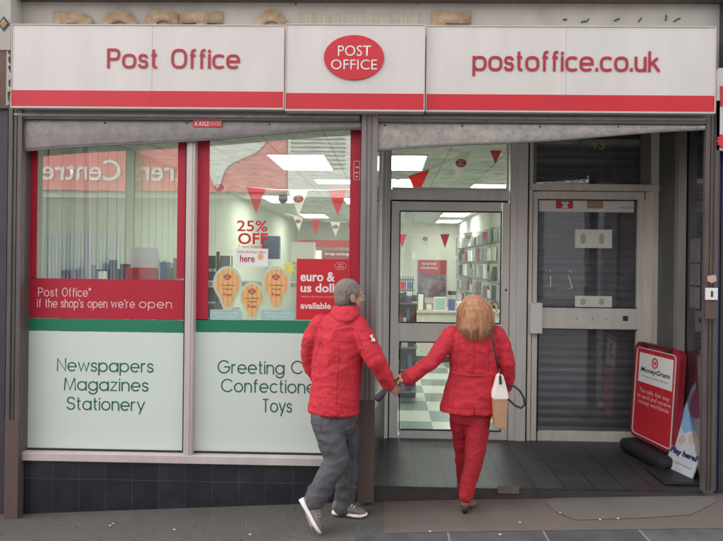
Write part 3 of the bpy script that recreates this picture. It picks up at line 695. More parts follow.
pbox(leaf, 399, 202, 501.5, 211, YL_+.001, .043, .002); pbox(leaf, 399, 323.5, 501.5, 342, YL_+.001, .043, .002); pbox(leaf, 399, 431, 501.5, 441.5, YL_+.001, .043, .002)
lf = dl.part('door_leaf', leaf, M['alu_leaf'])
gk = bmesh.new()
for v0, v1 in ((211, 323.5), (342, 431)):
    for r_ in ((399, v0, 400, v1), (500.5, v0, 501.5, v1), (400, v0, 500.5, v0+1.1), (400, v1-1.1, 500.5, v1)): pbox(gk, *r_, YL_-.003, .02)
dl.part('gasket', gk, M['rubber'], lf)
gk = bmesh.new()
for r_ in ((388.8, 200, 390.3, 441), (508.7, 200, 509.8, 442), (390.3, 200, 508.7, 201.8)): pbox(gk, *r_, YL_+.01, .02)
dl.part('seal', gk, M['rubber'])
dl.part('upper_glass', pb(399.5, 211, 501, 323.5, YL_+.02, .004, 0), M['glass_door'], lf); dl.part('lower_glass', pb(399.5, 342, 501, 431, YL_+.02, .004, 0), M['glass_door'], lf)
bm = bmesh.new(); c_ = P(506, 290, YL_-.004); ball(bm, c_, (.009, .006, .012), seg=12); dl.part('lock', bm, M['dark'], lf)
bm = bmesh.new()
for u in (402, 418, 432): pbox(bm, u, 438.6, u+7, 440, YL_-.002, .004)
dl.part('drain_slot', bm, M['dark'], lf)
# mullion group between the doors
mp_ = T('door_mullion', 'wide double aluminium mullion between the two doors', 'mullion', (P(522, 440, YD).x, YD, 0))
vframe(mp_, 'rail', M['alu'], 516.2, 526.5, 445, YD-.03, .1); vframe(mp_, 'rail', M['alu_cream'], 528, 531.5, 445, YD-.018, .1); vframe(mp_, 'groove', M['rubber'], 526.5, 528, 445, YD-.0, .04, bev=0)

# --- right door
dr = T('shuttered_door', 'right dirty cream framed glass door with dark shutter behind', 'door', (P(595, 440, YD).x, YD, 0))
vframe(dr, 'frame_post', M['alu_cream'], 651, 660.5, 445.5, YD-.03, .12)
dr.part('frame_head', pb(531.6, 184, 661.5, 190.5, YD-.045, .13), M['alu_cream'])
bm = bmesh.new(); ball(bm, P(661, 186.5, YD-.06), (.014, .014, .014), seg=12); ball(bm, P(531, 186, YD-.06), (.010, .01, .01), seg=12); dr.part('pivot', bm, M['alu'])
leaf = bmesh.new()
pbox(leaf, 532, 191.5, 537.5, 443, YD, .05, .003); pbox(leaf, 644.5, 191.5, 650.5, 444.5, YD, .05, .003); pbox(leaf, 637, 199.5, 644.4, 432, YD+.004, .04, .001)
pbox(leaf, 537.5, 191.7, 644.5, 199.5, YD+.001, .048, .002); pbox(leaf, 537.5, 308, 644.5, 329, YD+.001, .048, .002); pbox(leaf, 537.5, 432, 644.5, 444, YD+.001, .048, .002)
lf2 = dr.part('door_leaf', leaf, M['alu_cream'])
bm = bmesh.new()
for r_ in ((537.5, 199.5, 538.4, 308), (537.5, 329, 538.4, 432), (537.5, 199.5, 637, 200.4), (537.5, 307.2, 637, 308), (537.5, 329, 637, 329.9)): pbox(bm, *r_, YD-.003, .02)
dr.part('gasket', bm, M['rubber'], lf2)
dr.part('upper_glass', pb(538, 199.6, 640, 308, YD+.028, .004, 0), M['glass_dark'], lf2); dr.part('lower_glass', pb(538, 329, 640, 432, YD+.028, .004, 0), M['glass_dark'], lf2)
dr.part('transom_glass', pb(532, 120, 651, 184, YD+.03, .004, 0), M['glass_dark'])
bm = bmesh.new(); pbox(bm, 531.6, 120, 537, 184, YD-.01, .06, .002); pbox(bm, 642, 120, 651, 184, YD+.01, .06, .002); dr.part('transom_bead', bm, M['steel_grey'])
dr.part('number', pfont('43', 589.5, 139.5, 605, 149.5, YD+.020, bold=.01), M['gold'])
hb = bmesh.new(); pbox(hb, 530.2, 303, 542.5, 333.5, YD-.06, .06, .004); hx = dr.part('lock_cover', hb, M['white'], lf2)
bm = bmesh.new()
for u, v in ((577, 318.5), (592.5, 318.5), (606, 319)): ball(bm, P(u, v, YD-.001), (.006, .004, .006), seg=10)
pbox(bm, 623, 316, 628, 321, YD-.004, .006, .001)
dr.part('screw_hole', bm, M['dark'], lf2)
bm = bmesh.new(); pbox(bm, 577, 312, 609, 324.5, YD-.002, .003, .0005); dr.part('letter_plate', bm, M['alu_leaf'], lf2)
for (u0, v0, u1, v1), lb in (((575, 229.5, 612, 248), 'upper'), ((575, 296, 612, 307.5), 'lower')):
    bm = bmesh.new(); pbox(bm, u0, v0, u1, v1, YD+.026, .001); pp = dr.part('paper_notice', bm, M['paper'], lf2)
    bm = bmesh.new(); w0 = (u1-u0)
    for k in range(2):
        c0 = u0+w0*(.22+.5*k); prism(bm, ppts([(c0+w0*.09*math.cos(6.283*i/12)*(1 if i % 2 else .7), (v0+v1)/2+(v1-v0)*.3*math.sin(6.283*i/12)) for i in range(12)], YD+.0255), YD+.0255, .0003)
    dr.part('faded_print', bm, mat('faded', (.45, .47, .40), .8), pp)
bm = bmesh.new()
for pts in ([(549.5, 270), (550.5, 272)], [(550.5, 276), (550.5, 287)], [(569, 270), (571, 272.5)], [(568.5, 275), (570.5, 282), (572.5, 288), (569, 288.5)], [(556, 289), (567, 289)]):
    q = [P(u, v, YD+.026) for u, v in pts]; tube(bm, q, .0055 if len(pts) != 2 or pts[0][0] != 556 else .001, 6)
dr.part('scratch_mark', bm, M['white'], lf2)
bm = bmesh.new(); pbox(bm, 538.5, 200.5, 634, 212, YD+.025, .002); ss = dr.part('sticker_strip', bm, M['white'], lf2)
bm = bmesh.new(); pbox(bm, 556, 200.8, 573, 208.5, YD+.0235, .001); dr.part('red_sticker', bm, M['red'], ss)
bm = bmesh.new(); prism(bm, ppts([(561, 203), (563, 201.5), (565, 202.5), (567, 201.5), (569.5, 203), (567, 204.5), (568.5, 208), (561.5, 208), (563.5, 204.5)], YD+.023), YD+.023, .0004); dr.part('sticker_figure', bm, M['white'], ss)
bm = bmesh.new(); pbox(bm, 587, 200.8, 603, 208.5, YD+.0235, .001); dr.part('orange_sticker', bm, mat('dullorange', (.5, .3, .2), .7, var=.4, vscale=60), ss)
dr.part('lettering', pfont('worldwide', 619, 205.5, 640, 209, YD+.0235), M['grey'], ss)
# roller shutter behind right door
sh = T('roller_shutter', 'dark closed slatted roller shutter behind the right door', 'roller shutter', (P(595, 440, YD+.25).x, YD+.25, 0))
bm = bmesh.new(); xs0, xs1 = P(529, 300, YD+.2).x, P(700, 300, YD+.25).x; z = 0
while z < 2.93:
    n = 6; pf = [(YD+.25-.014*math.sin(math.pi*i/n), z+.068*i/n) for i in range(n+1)]
    A_ = [bm.verts.new((xs0, y, zz)) for y, zz in pf]; B_ = [bm.verts.new((xs1, y, zz)) for y, zz in pf]
    for i in range(n): bm.faces.new((A_[i], B_[i], B_[i+1], A_[i+1]))
    A2 = [bm.verts.new((xs0, YD+.25, z+.068)), bm.verts.new((xs0, YD+.262, z+.070)), bm.verts.new((xs0, YD+.262, z+.080)), bm.verts.new((xs0, YD+.25, z+.082))]
    B2 = [bm.verts.new((xs1, v.co.y, v.co.z)) for v in A2]
    for i in range(3): bm.faces.new((A2[i], B2[i], B2[i+1], A2[i+1]))
    z += .082
M['shutter_blue'] = mat('shutter_blue', (.20, .205, .23), .38, metal=.3, var=.25, vscale=4, stretch=(.3, 1, 3))
sh.part('slats', bm, M['shutter_blue'], smooth=False)
# small items on the right post
ab = T('key_switch', 'small white key switch box on the right post', 'switch', tuple(P(712, 293, -.1)))
bm = bmesh.new(); pbox(bm, 706.5, 288, 718, 300, -.112, .022, .003); ab.part('box', bm, M['white']); bm = bmesh.new(); pbox(bm, 711, 291, 713.2, 297, -.114, .003, .001); ab.part('keyhole', bm, M['dark'])
bm = bmesh.new(); prism(bm, ppts([(708, 276), (716, 275), (716.5, 281), (712, 283), (708, 281)], -.104), -.104, .012); tag(obj('torn_sticker', bm, mat('torn', (.6, .42, .32), .8, var=.3, vscale=50)), 'torn pinkish sticker above the white key switch on right post', 'sticker')
bm = bmesh.new(); pbox(bm, 705.5, 300.5, 718, 319, -.099, .008, .002); tag(obj('steel_plate', bm, M['rust']), 'small brown plate below the white key switch on right post', 'plate')
M['muted'] = mat('muted', (.22, .16, .14), .6, col2=(.4, .38, .34), vscale=14, contrast=.1); M['muted2'] = mat('muted2', (.14, .20, .22), .6, col2=(.42, .44, .40), vscale=18, contrast=.1)
# ============================================================ INTERIOR
ZC = 2.80; YB = 13.4
M['wall_in'] = mat('wall_in', (.66, .66, .57), .8, var=.05, vscale=2)
M['ceil_in'] = tile_mat('ceil_in', (.66, .67, .62), (.64, .65, .60), (.4, .41, .37), .6, .6, .01, .9, .1, 0, True)
xLW = -2.74; xRW = 2.0; xP = P(523, 300, YD+.1).x
struct(obj('shop_floor', box(xLW-.1, 3.2, .12, YB+.1, -.05, -.004), M['shop_floor']))
bm = box(xLW-.1, xA-.03, .30, YD+.14, ZC, ZC+.05); bx(bm, xLW-.1, 3.2, YD+.142, YB+.1, ZC, ZC+.05); struct(obj('shop_ceiling', bm, M['ceil_in']))
M['panel_in'] = mat('panel_in', (.54, .59, .47), .7, var=.05)
bm = bmesh.new(); bx(bm, xLW-.1, xLW, .1, YB, 0, ZC)
lw = struct(obj('wall_left', bm, M['panel_in']))
bm = bmesh.new(); y = .3
while y < 5: bx(bm, xLW+.001, xLW+.012, y, y+.19, 0, ZC-.02, .003); y += .2
obj('panelling', bm, M['panel_in'], lw)
bm = bmesh.new(); bx(bm, xLW-.1, xRW+.1, YB, YB+.1, 0, ZC); struct(obj('wall_back', bm, M['wall_in']))
bm = bmesh.new(); bx(bm, xRW, xRW+.1, 1.70, YB, 0, ZC); bx(bm, xP-.03, xP+.02, YD+.08, 1.70, 0, ZC); bx(bm, xP-.03, xRW, 1.66, 1.70, 0, ZC); bx(bm, xRW, 3.3, 1.6, 1.70, 0, ZC); struct(obj('wall_right', bm, M['wall_in']))
struct(obj('wall_front', box(xLW-.1, 3.4, .385, .42, 2.782, 3.4), M['cream']))
struct(obj('bulkhead', box(xLW-.1, 3.4, YD+.27, YD+.29, ZC+.055, 3.1), M['grey'])); struct(obj('roof', box(-3.4, 3.4, .39, YB+.1, 3.1, 3.2), M['grey'])); struct(obj('lobby_side', box(xC+.19, xC+.22, .2, 1.6, 0, 3.1), M['grey']))
def on_z(u, v, z):
    d = P(u, v, 1)-CAM; return CAM+d*((z-CAM.z)/d.z)
M['lamp'] = mat('lamp_diffuser', (.9, .9, .9), .5, emit=(1, 1, .95, 4.3))
lights = [(-1.32, -.72, 1.95, 3.0), (-1.05, -.45, 3.85, 4.3), (-.84, -.24, 6.3, 7.3), (-.22, .38, 1.95, 2.95), (-.22, .40, 3.75, 4.85), (1.22, 1.82, 9.2, 10.3), (1.3, 1.9, 11.5, 12.6), (-2.3, -1.7, 6.0, 7.2), (-.6, 0, 9.5, 10.7), (-2.2, -1.6, 10, 11.2), (1.2, 1.8, 4.2, 5.4)]
ldesc = ['front left', 'second', 'third', 'nearest the doors', 'second from the doors', 'over the far counter', 'closest to the back wall', 'far left', 'far middle', 'deepest left', 'by the right wall']
lw_ = ['bright square ceiling light just inside the shop window', 'bright ceiling light second behind the shop window', 'bright ceiling light third behind the shop window', 'bright ceiling light seen high in the left door transom', 'bright ceiling light low in the left door transom', 'long bright ceiling light above the far counter', 'bright ceiling light closest to the back wall', 'ceiling light far left inside the shop', 'ceiling light in the far middle of the shop', 'ceiling light deepest on the left of the shop', 'ceiling light beside the right shop wall']
for (a, b, c, d), lb in zip(lights, lw_):
    t = T('ceiling_light', lb, 'ceiling light', ((a+b)/2, (c+d)/2, ZC), 'lit ceiling panels in the shop')
    bm = bmesh.new(); bx(bm, a-.02, b+.02, c-.02, c-.001, ZC-.02, ZC-.001); bx(bm, a-.02, b+.02, d+.001, d+.02, ZC-.02, ZC-.001); bx(bm, a-.02, a-.001, c, d, ZC-.02, ZC-.001); bx(bm, b+.001, b+.02, c, d, ZC-.02, ZC-.001); t.part('frame', bm, M['white'])
    t.part('diffuser', box(a, b, c, d, ZC-.014, ZC-.002), M['lamp'])
# back wall band, poster, signs
bm = bmesh.new(); pbox(bm, 298, 240, 352, 247.5, 12.6, .05); tag(obj('red_band', bm, M['red']), 'long red band high on the far shop wall', 'band')
bs2 = T('counter_sign', 'dark red sign board with white lettering above the far counter', 'sign', tuple(P(338, 255, 11.5)))
bs2.part('board', pbox(bmesh.new(), 322.5, 250.5, 352, 260, 11.5, .04), M['maroon']); bs2.part('lettering', pfont('foreign exchange', 325, 252.5, 350, 256, 11.49), M['white'])
bm = bmesh.new(); pbox(bm, 314.5, 250.5, 321.5, 259, 11.5, .04, .004); tag(obj('wall_notice', bm, M['white']), 'white square notice left of the dark red counter sign', 'notice')
bm = bmesh.new(); pbox(bm, 291, 242, 314, 262, 9.0, .3, .01); tag(obj('counter_screen', bm, M['wall_in']), 'cream boxed screen top above the counter behind the window', 'screen')
pp = T('wall_poster', 'large red and purple poster on the back wall seen through left door', 'poster', tuple(P(432, 278, YB-.03)))
pst = mat('poster_art', (.30, .22, .26), .6, col2=(.07, .06, .10), vscale=3.5, contrast=.12)
pp.part('sheet', pbox(bmesh.new(), 418, 260, 446.5, 297, YB-.03, .02), pst)
a, b, c, d = XR(418, 260, 446.5, 275, YB-.034); bm = bmesh.new(); prism(bm, [(a, c+.12), (a, d), (b, d), (b, c+.05), ((a*.4+b*.6), c-.02), ((a*.7+b*.3), c)], YB-.034, .003); pp.part('red_top', bm, mat('poster_red', (.40, .05, .06), .6))
pp.part('lettering', pfont('travel\nmoney', 421, 262, 438, 270, YB-.036), M['white'])
# counter and clutter
ct = T('counter', 'pale shop counter with papers seen through the left door', 'counter', (1.0, 5.6, 0))
zc0 = P(450, 311, 5.5).z; xc0, xc1 = P(409, 311, 5.5).x, xRW-.01
ct.part('worktop', box(xc0, xc1, 5.5, 6.2, zc0-.04, zc0, .006), M['cream']); ct.part('front', box(xc0+.03, xc1, 5.53, 6.18, 0, zc0-.041), M['wall_in'])
ct.part('plinth', box(xc0+.03, xc1, 5.52, 5.529, 0, .1), M['dark'])
rc = random.Random(11)
def item(name, lb, cat, u0, v0, u1, v1, Y, mt, t=.03, frame=None):
    bm = bmesh.new(); a, b, c, d = XR(u0, v0, u1, v1, Y)
    e = T(name, lb, cat, ((a+b)/2, Y, c)); e.part('panel', bx(bm, a, b, Y, Y+t, c, d, .002), mt)
    if frame:
        bm = bmesh.new(); w_ = min(.02, (b-a)*.18)
        bx(bm, a+w_, b-w_, Y-.003, Y-.0005, c+w_, d-w_); e.part('face', bm, frame)
    return e
scr = mat('screen_grey', (.35, .4, .42), .3)
item('card_holder', 'upright white leaflet holder on the left end of the counter', 'leaflet holder', 417, 293, 424.5, 311, 5.6, M['dark'], .02, M['paper'])
item('paper_stand', 'white paper stand in the middle of the counter', 'stand', 434, 297, 446, 311, 5.6, M['white'], .03, M['teal'])
item('card_machine', 'small dark card machine by the counter papers', 'card machine', 448.5, 299, 455, 311, 5.6, M['blue'], .06)
item('paper_pile', 'stack of pale papers right end of the counter', 'papers', 457, 302, 468, 311, 5.6, M['paper'], .2)
item('till_screen', 'black till screen on stalk above the counter', 'till screen', 448, 291, 456, 295, 5.75, M['black'], .04)
item('grey_tray', 'grey tray between the leaflet holder and the paper stand', 'tray', 425.5, 303, 433, 311, 5.6, M['grey'], .2, M['paper'])
item('white_notice', 'white framed notice on the shop wall left of the poster', 'notice', 411, 252, 415.5, 259, YB-.03, M['white'], .02)
# black barrier stands on the left behind the door
bq = T('display_stand', 'tall dark wire display stand at the left inside the door', 'display stand', (.05, 4.2, 0))
x0 = P(399, 300, 4.3).x; bm = bmesh.new()
for i in range(6): tube(bm, [(x0+.02+i*.035, 4.2, 0), (x0+.02+i*.035, 4.2, 1.45)], .006, 6)
for k in range(9): tube(bm, [(x0, 4.2, .2+k*.15), (x0+.22, 4.2, .2+k*.15)], .008, 6)
bq.part('wire_frame', bm, M['black'])
for k in range(8):
    for i in range(2):
        bm = bmesh.new(); bx(bm, x0+.01+i*.1, x0+.09+i*.1, 4.15, 4.19, .22+k*.15, .32+k*.15, .004); bq.part('packet', bm, [M['white'], M['grey'], M['blue'], M['red'], M['dark'], M['paper']][rc.randrange(6)])
# columns
bm = bmesh.new(); pbox(bm, 404, 150, 412, 340, 8.5, .3); c_ = obj('column', bm, M['wall_in']); tag(c_, 'slim cream column left of the counter inside the shop', 'column')
gs = T('gondola_shelf', 'low dark shelf unit crowded with stock just inside the left door', 'shelf unit', (P(404, 380, 2.6).x, 2.6, 0))
ga, gb = P(396, 380, 2.6).x, P(417, 380, 2.6).x
gs.part('frame', box(ga, gb, 2.9, 2.95, 0, 1.25), M['dark'])
for k in range(5):
    gs.part('shelf', box(ga, gb, 2.6, 2.9, .12+k*.26, .135+k*.26), M['grey'])
    x = ga+.01
    while x < gb-.06:
        w_ = rc.uniform(.03, .07); gs.part('packet', box(x, x+w_, 2.62, 2.8, .136+k*.26, .136+k*.26+rc.uniform(.08, .2), .003), [M['dark'], M['grey'], M['white'], M['blue'], M['dark'], M['paper'], M['maroon']][rc.randrange(7)]); x += w_+rc.uniform(.003, .02)
# racks on the right wall
rk = T('leaflet_rack', 'tall grey leaflet rack with rows of cards on the right shop wall', 'leaflet rack', (xRW-.05, 4, .4))
rk.part('back_board', box(xRW-.03, xRW-.002, 2.2, 12.6, .4, 2.35), M['cream'])
pal = [M['white'], M['paper'], M['grey'], M['muted2'], M['muted'], M['grey'], M['dark'], M['cream'], M['muted2'], M['maroon'], M['paper']]
for k in range(5):
    rk.part('shelf', box(xRW-.12, xRW-.031, 2.2, 12.6, .6+k*.36, .61+k*.36), M['grey'])
    for i in range(20):
        y = 2.25+i*.51+rc.uniform(0, .1); h = rc.uniform(.16, .32)
        rk.part('leaflet', box(xRW-.10, xRW-.08, y, y+rc.uniform(.2, .4), .622+k*.36, .622+k*.36+h), pal[rc.randrange(len(pal))])
for i, (v0, v1) in enumerate(((238, 256), (259, 278), (280, 298))):
    item('wall_frame', ['upper', 'middle', 'lower'][i]+' grey framed picture sheet on back wall right of the poster', 'frame', 456+i*.3, v0, 465+i*.5, v1, YB-.06, M['grey'], .02, [scr, M['paper'], M['teal']][i])

# racks along the left wall behind pane 1
mr_ = T('magazine_rack', 'long dark magazine rack along the left shop wall', 'rack', (xLW+.2, 1.5, 0))
mr_.part('back_board', box(xLW+.015, xLW+.03, .5, 5.6, 0, 1.55), M['dark'])
for k in range(5): mr_.part('shelf', box(xLW+.031, xLW+.30-.03*k, .5, 5.6, .3+k*.27, .32+k*.27), M['grey'])
mg = None
for k in range(2, 5):
    for i in range(22):
        y = .55+i*.225; h = rc.uniform(.2, .30); z = .32+k*.27+.001
        bm = bmesh.new(); bx(bm, xLW+.14-.02*k, xLW+.15-.02*k, y+rc.uniform(0, .03), y+rc.uniform(.15, .2), z, z+h*rc.uniform(.6, 1))
        o = obj('magazine', bm, [M['grey'], M['dark'], M['paper'], M['muted'], M['muted2'], M['grey']][rc.randrange(6)]); tag(o, 'magazine standing in rows on the rack along the left wall', 'magazine', 'magazines on the rack')
sp = T('card_spinner', 'dark card spinner stand behind the left balloon poster', 'card spinner', tuple(P(218, 262, 2.6)))
cc = P(218, 262, 2.6); bm = bmesh.new(); tube(bm, [(cc.x, cc.y, 0), (cc.x, cc.y, 1.75)], .02, 10); sp.part('pole', bm, M['black'])
for k in range(6):
    for j in range(6):
        an = j*math.pi/3+.3; x = cc.x+.16*math.cos(an); y = cc.y+.16*math.sin(an); bm = bmesh.new(); z = .6+k*.19
        bx(bm, -.06, .06, -.004, .004, 0, .15); bmesh.ops.rotate(bm, verts=bm.verts, matrix=Matrix.Rotation(an+math.pi/2, 3, 'Z')); bmesh.ops.translate(bm, verts=bm.verts, vec=(x, y, z))
        sp.part('card', bm, [M['black'], M['dark'], M['white'], M['dark'], M['grey'], M['navy']][rc.randrange(6)])
e = item('monitor', 'dark blue monitor back behind the 25% OFF poster', 'monitor', 262, 236, 279, 259, 4.2, M['navy'], .12)
bm = bmesh.new(); c_ = P(289, 268, 3.0); prism(bm, [(c_.x+(.09 if i % 2 else .045)*math.cos(6.283*i/16), c_.z+(.12 if i % 2 else .06)*math.sin(6.283*i/16)) for i in range(16)], 3.0, .004); tag(obj('price_star', bm, M['yellow']), 'yellow starburst card between the balloon poster and the euro poster', 'card')
bm = bmesh.new(); c_ = on_z(283, 205, ZC-.0); c_ = Vector((P(283, 207, 6).x, 6, ZC)); ball(bm, (c_.x, c_.y, ZC-.06), .09, seg=16); tag(obj('dome_camera', bm, M['dark']), 'dark dome camera on the shop ceiling behind the window bunting', 'camera')
# window ledge display
ld = struct(obj('window_ledge', box(xLW+.02, P(355, 300, .3).x, .10, .42, P(180, 281, .2).z-.03, P(180, 281, .2).z), M['cream']))
wb = T('display_board', 'rounded white display board with red base on the ledge of the left pane', 'display board', tuple(P(143, 278, .2)))
a, b, c, d = XR(130.5, 247.5, 158, 279, .2)
def rrect(a, b, c, d, r, n=6):
    out = []
    for cx, cz, s in ((b-r, d-r, 0), (a+r, d-r, 90), (a+r, c+r, 180), (b-r, c+r, 270)):
        out += [(cx+r*math.cos(R(s+90*i/n)), cz+r*math.sin(R(s+90*i/n))) for i in range(n+1)]
    return out
wb.part('board', prism(bmesh.new(), rrect(a, b, c, d, .02), .2, .015), M['white']); bm = bmesh.new(); bx(bm, a-.03, b+.005, .18, .197, c-.005, c+(d-c)*.36, .003); wb.part('red_base', bm, M['red'])
for k, (u0, u1, v0) in enumerate(((120, 128, 264), (160, 166, 262), (167, 172, 268), (173, 178, 258))):
    item('small_box', ['dark small box left of the white display board', 'blue small box right next to the white display board', 'low brown box in the left pane beside the mullion', 'tall grey box closest to the mullion in left pane'][k], 'box', u0, v0, u1, 280, .25, [M['dark'], M['blue'], M['wood'], M['grey']][k], .1)
# white pole added inside pane 1, standing in for a reflected street post
bm = bmesh.new(); q0 = P(90, 279, .7); q1 = P(86, 150, .7); tube(bm, [q0-Vector((0, 0, 1.3)), q1+Vector((0, 0, .3))], .028, 12); tag(obj('reflected_pole', bm, M['white']), 'white upright pole standing in for a post reflected in the left window pane', 'pole')

# ---- things stuck on the window
YK = YG-.006
p25 = T('discount_poster', 'red 25% OFF cut-out poster with white travel insurance note', 'poster', tuple(P(252, 245, YK)))
p25.part('lettering', pfont('25%', 237, 220.5, 267.5, 231.5, YK, bold=.012), M['sign_red']); p25.part('lettering', pfont('OFF', 238, 233, 267.5, 244.5, YK, bold=.02), M['sign_red'])
p25.part('note', pbox(bmesh.new(), 235.5, 248.5, 268, 266.5, YK+.002, .001), M['white']); p25.part('note_lettering', pfont('Travel Insurance', 238, 244.8, 267.5, 248.2, YK), M['letter_red'])
p25.part('note_lettering', pfont('here', 240, 255, 254.5, 262, YK, bold=.01), M['letter_red'])
bm = bmesh.new(); c_ = P(260.5, 256.5, YK+.0008); prism(bm, ell(c_.x, c_.z, .022, .026, 20), YK+.0008, .0006); p25.part('orange_balloon', bm, M['orange'])
p25.part('note_lettering', pfont('from the Post Office', 238, 250.8, 266, 253, YK+.001), M['letter_red'])
def balloon(cx, top, bot, rxp, lb, k):
    t = T('balloon_poster', lb, 'poster', tuple(P(cx, bot, YK)), 'hot air balloon posters in the window')
    def shape(sc, dy):
        pts = []; H = (bot-top); cy = top+H*.38; ry = H*.38
        for i in range(25): an = R(200-220*i/24); pts.append((cx+rxp*sc*math.cos(an), cy-ry*sc*math.sin(an)))
        pts += [(cx+rxp*.52*sc, cy+H*.36*sc), (cx+rxp*.26*sc, cy+H*.60*sc), (cx-rxp*.26*sc, cy+H*.60*sc), (cx-rxp*.52*sc, cy+H*.36*sc)]
        return prism(bmesh.new(), ppts(pts, YK-dy), YK-dy, .0015)
    t.part('backing', shape(1, k*.003), mat('pale_green', (.50, .60, .45), .6)); Y1 = YK-.002-k*.003
    m_ = mat('balloon_orange', (.84, .42, .14), .6); n = m_.node_tree; wv = n.nodes.new('ShaderNodeTexWave'); wv.inputs['Scale'].default_value = 9; rp = n.nodes.new('ShaderNodeValToRGB')
    rp.color_ramp.elements[0].color = (.72, .34, .10, 1); rp.color_ramp.elements[1].color = (.74, .48, .22, 1); tc = n.nodes.new('ShaderNodeTexCoord'); n.links.new(tc.outputs['Object'], wv.inputs[0]); n.links.new(wv.outputs['Fac'], rp.inputs[0]); n.links.new(rp.outputs[0], n.nodes['Principled BSDF'].inputs['Base Color'])
    t.part('balloon_print', shape(.83, .002+k*.003), m_)
    H = bot-top; cy = top+H*.24; c_ = P(cx, cy, Y1)
    t.part('oval_badge', prism(bmesh.new(), ell(c_.x, c_.z, .028, .021, 20), Y1-.001, .0008), M['letter_red']); t.part('badge_lettering', pfont('POST\nOFFICE', cx-2.6, cy-1.7, cx+2.6, cy+1.7, Y1-.0015), M['paper'])
    for j, (s_, w_, h_, v_) in enumerate((('Travel Money', 7.5, 2, .42), ('Card', 4, 2, .50), ('Free', 4, 3.4, .62))):
        t.part('lettering', pfont(s_, cx-w_, top+H*v_-h_/2, cx+w_, top+H*v_+h_/2, Y1-.001, bold=.012), M['letter_red'] if j == 2 else M['maroon'])
    return t
balloon(227.5, 266, 312, 14.5, 'left orange hot air balloon poster on the window', 0)
balloon(276, 266, 312, 14.5, 'right orange hot air balloon poster beside the euro poster', 0)
balloon(252, 282, 321, 12.5, 'lower middle orange hot air balloon poster overlapping the green band', 1)
for u0, u1, lb in ((210, 242, 'pale teal label strip under the left balloon poster'), (261, 294, 'pale teal label strip under the right balloon poster')):
    t = T('label_strip', lb, 'label', tuple(P(u0, 320, YK))); a, b, c, d = XR(u0, 309.5, u1, 320, YK+.003)
    t.part('strip', prism(bmesh.new(), rrect(a, b, c, d, .012), YK+.003, .001), M['teal']); t.part('lettering', pfont('Order your card today\nonline or in branch', u0+3, 311.5, u1-3, 317.5, YK+.0022), M['white'])
ep = T('euro_poster', 'red poster reading euro & us dollars available hanging in the window', 'poster', tuple(P(323, 290, YK)))
ep.part('sheet', pbox(bmesh.new(), 296.5, 259, 350, 320, YK+.001, .0015), M['sign_red'])
ep.part('lettering', pfont('euro &', 300.5, 272, 335, 281.5, YK, bold=.025), M['white']); ep.part('lettering', pfont('us dollars', 300.5, 283.5, 352*.995, 292.5, YK, bold=.025), M['white'])
ep.part('lettering', pfont('without & travel money card also', 301, 296, 345, 298, YK), M['letter_pink']); ep.part('lettering', pfont('available', 300.5, 302.5, 331, 309, YK, bold=.025), M['white'])
bm = bmesh.new(); c_ = P(340.5, 266, YK)
pts = [Vector((c_.x+.043*math.cos(6.283*i/32), YK, c_.z+.028*math.sin(6.283*i/32))) for i in range(33)]; tube(bm, pts, .0014, 5, False); ep.part('oval_ring', bm, M['letter_pink']); ep.part('badge_lettering', pfont('POST\nOFFICE', 337, 263.6, 344, 268.2, YK), M['letter_pink'])

# ---- bunting
def bunting(lb, pts, Y, flags, fw, fh, sag=None):
    t = T('bunting', lb, 'bunting', tuple(P(*pts[0], Y)), 'strings of red and white bunting')
    q = [P(u, v, Y) for u, v in pts]; bm = bmesh.new(); tube(bm, q, .006, 6); t.part('string', bm, M['white'])
    for u, kind in flags:
        for i in range(len(pts)-1):
            if pts[i][0] <= u <= pts[i+1][0]: v = pts[i][1]+(pts[i+1][1]-pts[i][1])*(u-pts[i][0])/(pts[i+1][0]-pts[i][0]); sl_ = (pts[i+1][1]-pts[i][1])/(pts[i+1][0]-pts[i][0])
        yy = Y-.008; tw = random.uniform(-.03, .03)
        bm = bmesh.new(); co = [P(u-fw/2, v-sl_*fw/2, yy), P(u+fw/2, v+sl_*fw/2, yy), P(u+sl_*fh*.25, v+fh, yy)]; co[2].y += tw; co[0].y += tw*.5
        mid = [(co[0]+co[1])/2+Vector((0, -.01, 0))]
        va = [bm.verts.new(c) for c in co]; vb = [bm.verts.new(c+Vector((0, .002, 0))) for c in co]; bm.faces.new(va); bm.faces.new(vb)
        for i in range(3): bm.faces.new((va[i], va[(i+1) % 3], vb[(i+1) % 3], vb[i]))
        fl = t.part('flag', bm, M['flag_white'] if kind == 'w' else (M['flag_red'] if kind == 'r' else M['grey']))
        if kind == 'w':
            c_ = P(u, v+fh*.32, yy-.022); s_ = (P(u+1, v, yy).x-P(u, v, yy).x); o_ = t.part('oval_badge', prism(bmesh.new(), ell(c_.x, c_.z, fw*.26*s_, fw*.2*s_, 20), c_.y, .002), M['letter_red'], fl)
            t.part('badge_lettering', pfont('POST\nOFFICE', u-fw*.16, v+fh*.32-fw*.12, u+fw*.16, v+fh*.32+fw*.12, yy-.0235), M['white'], o_)
bunting('front string of red and white bunting across the shop window', [(200, 171), (225, 182), (250, 187.5), (275, 190), (300, 190.5), (325, 190.5), (362, 189)], 2.2, [(219, 'w'), (256, 'r'), (298.5, 'w'), (338, 'r')], 19, 26)
bunting('steep string of bunting rising across the left door transom', [(380, 184), (400, 179), (425, 171), (450, 160.5), (475, 149), (500, 139), (525, 128)], 1.7, [(419, 'r'), (461, 'w'), (498, 'r')], 21, 24)
bunting('small far string of bunting deep behind the left door', [(390, 233.5), (420, 234.5), (450, 234), (480, 232), (512, 229)], 7.4, [(402, 'r'), (425, 'w'), (445, 'r'), (468, 'w'), (487, 'r')], 9.5, 14)
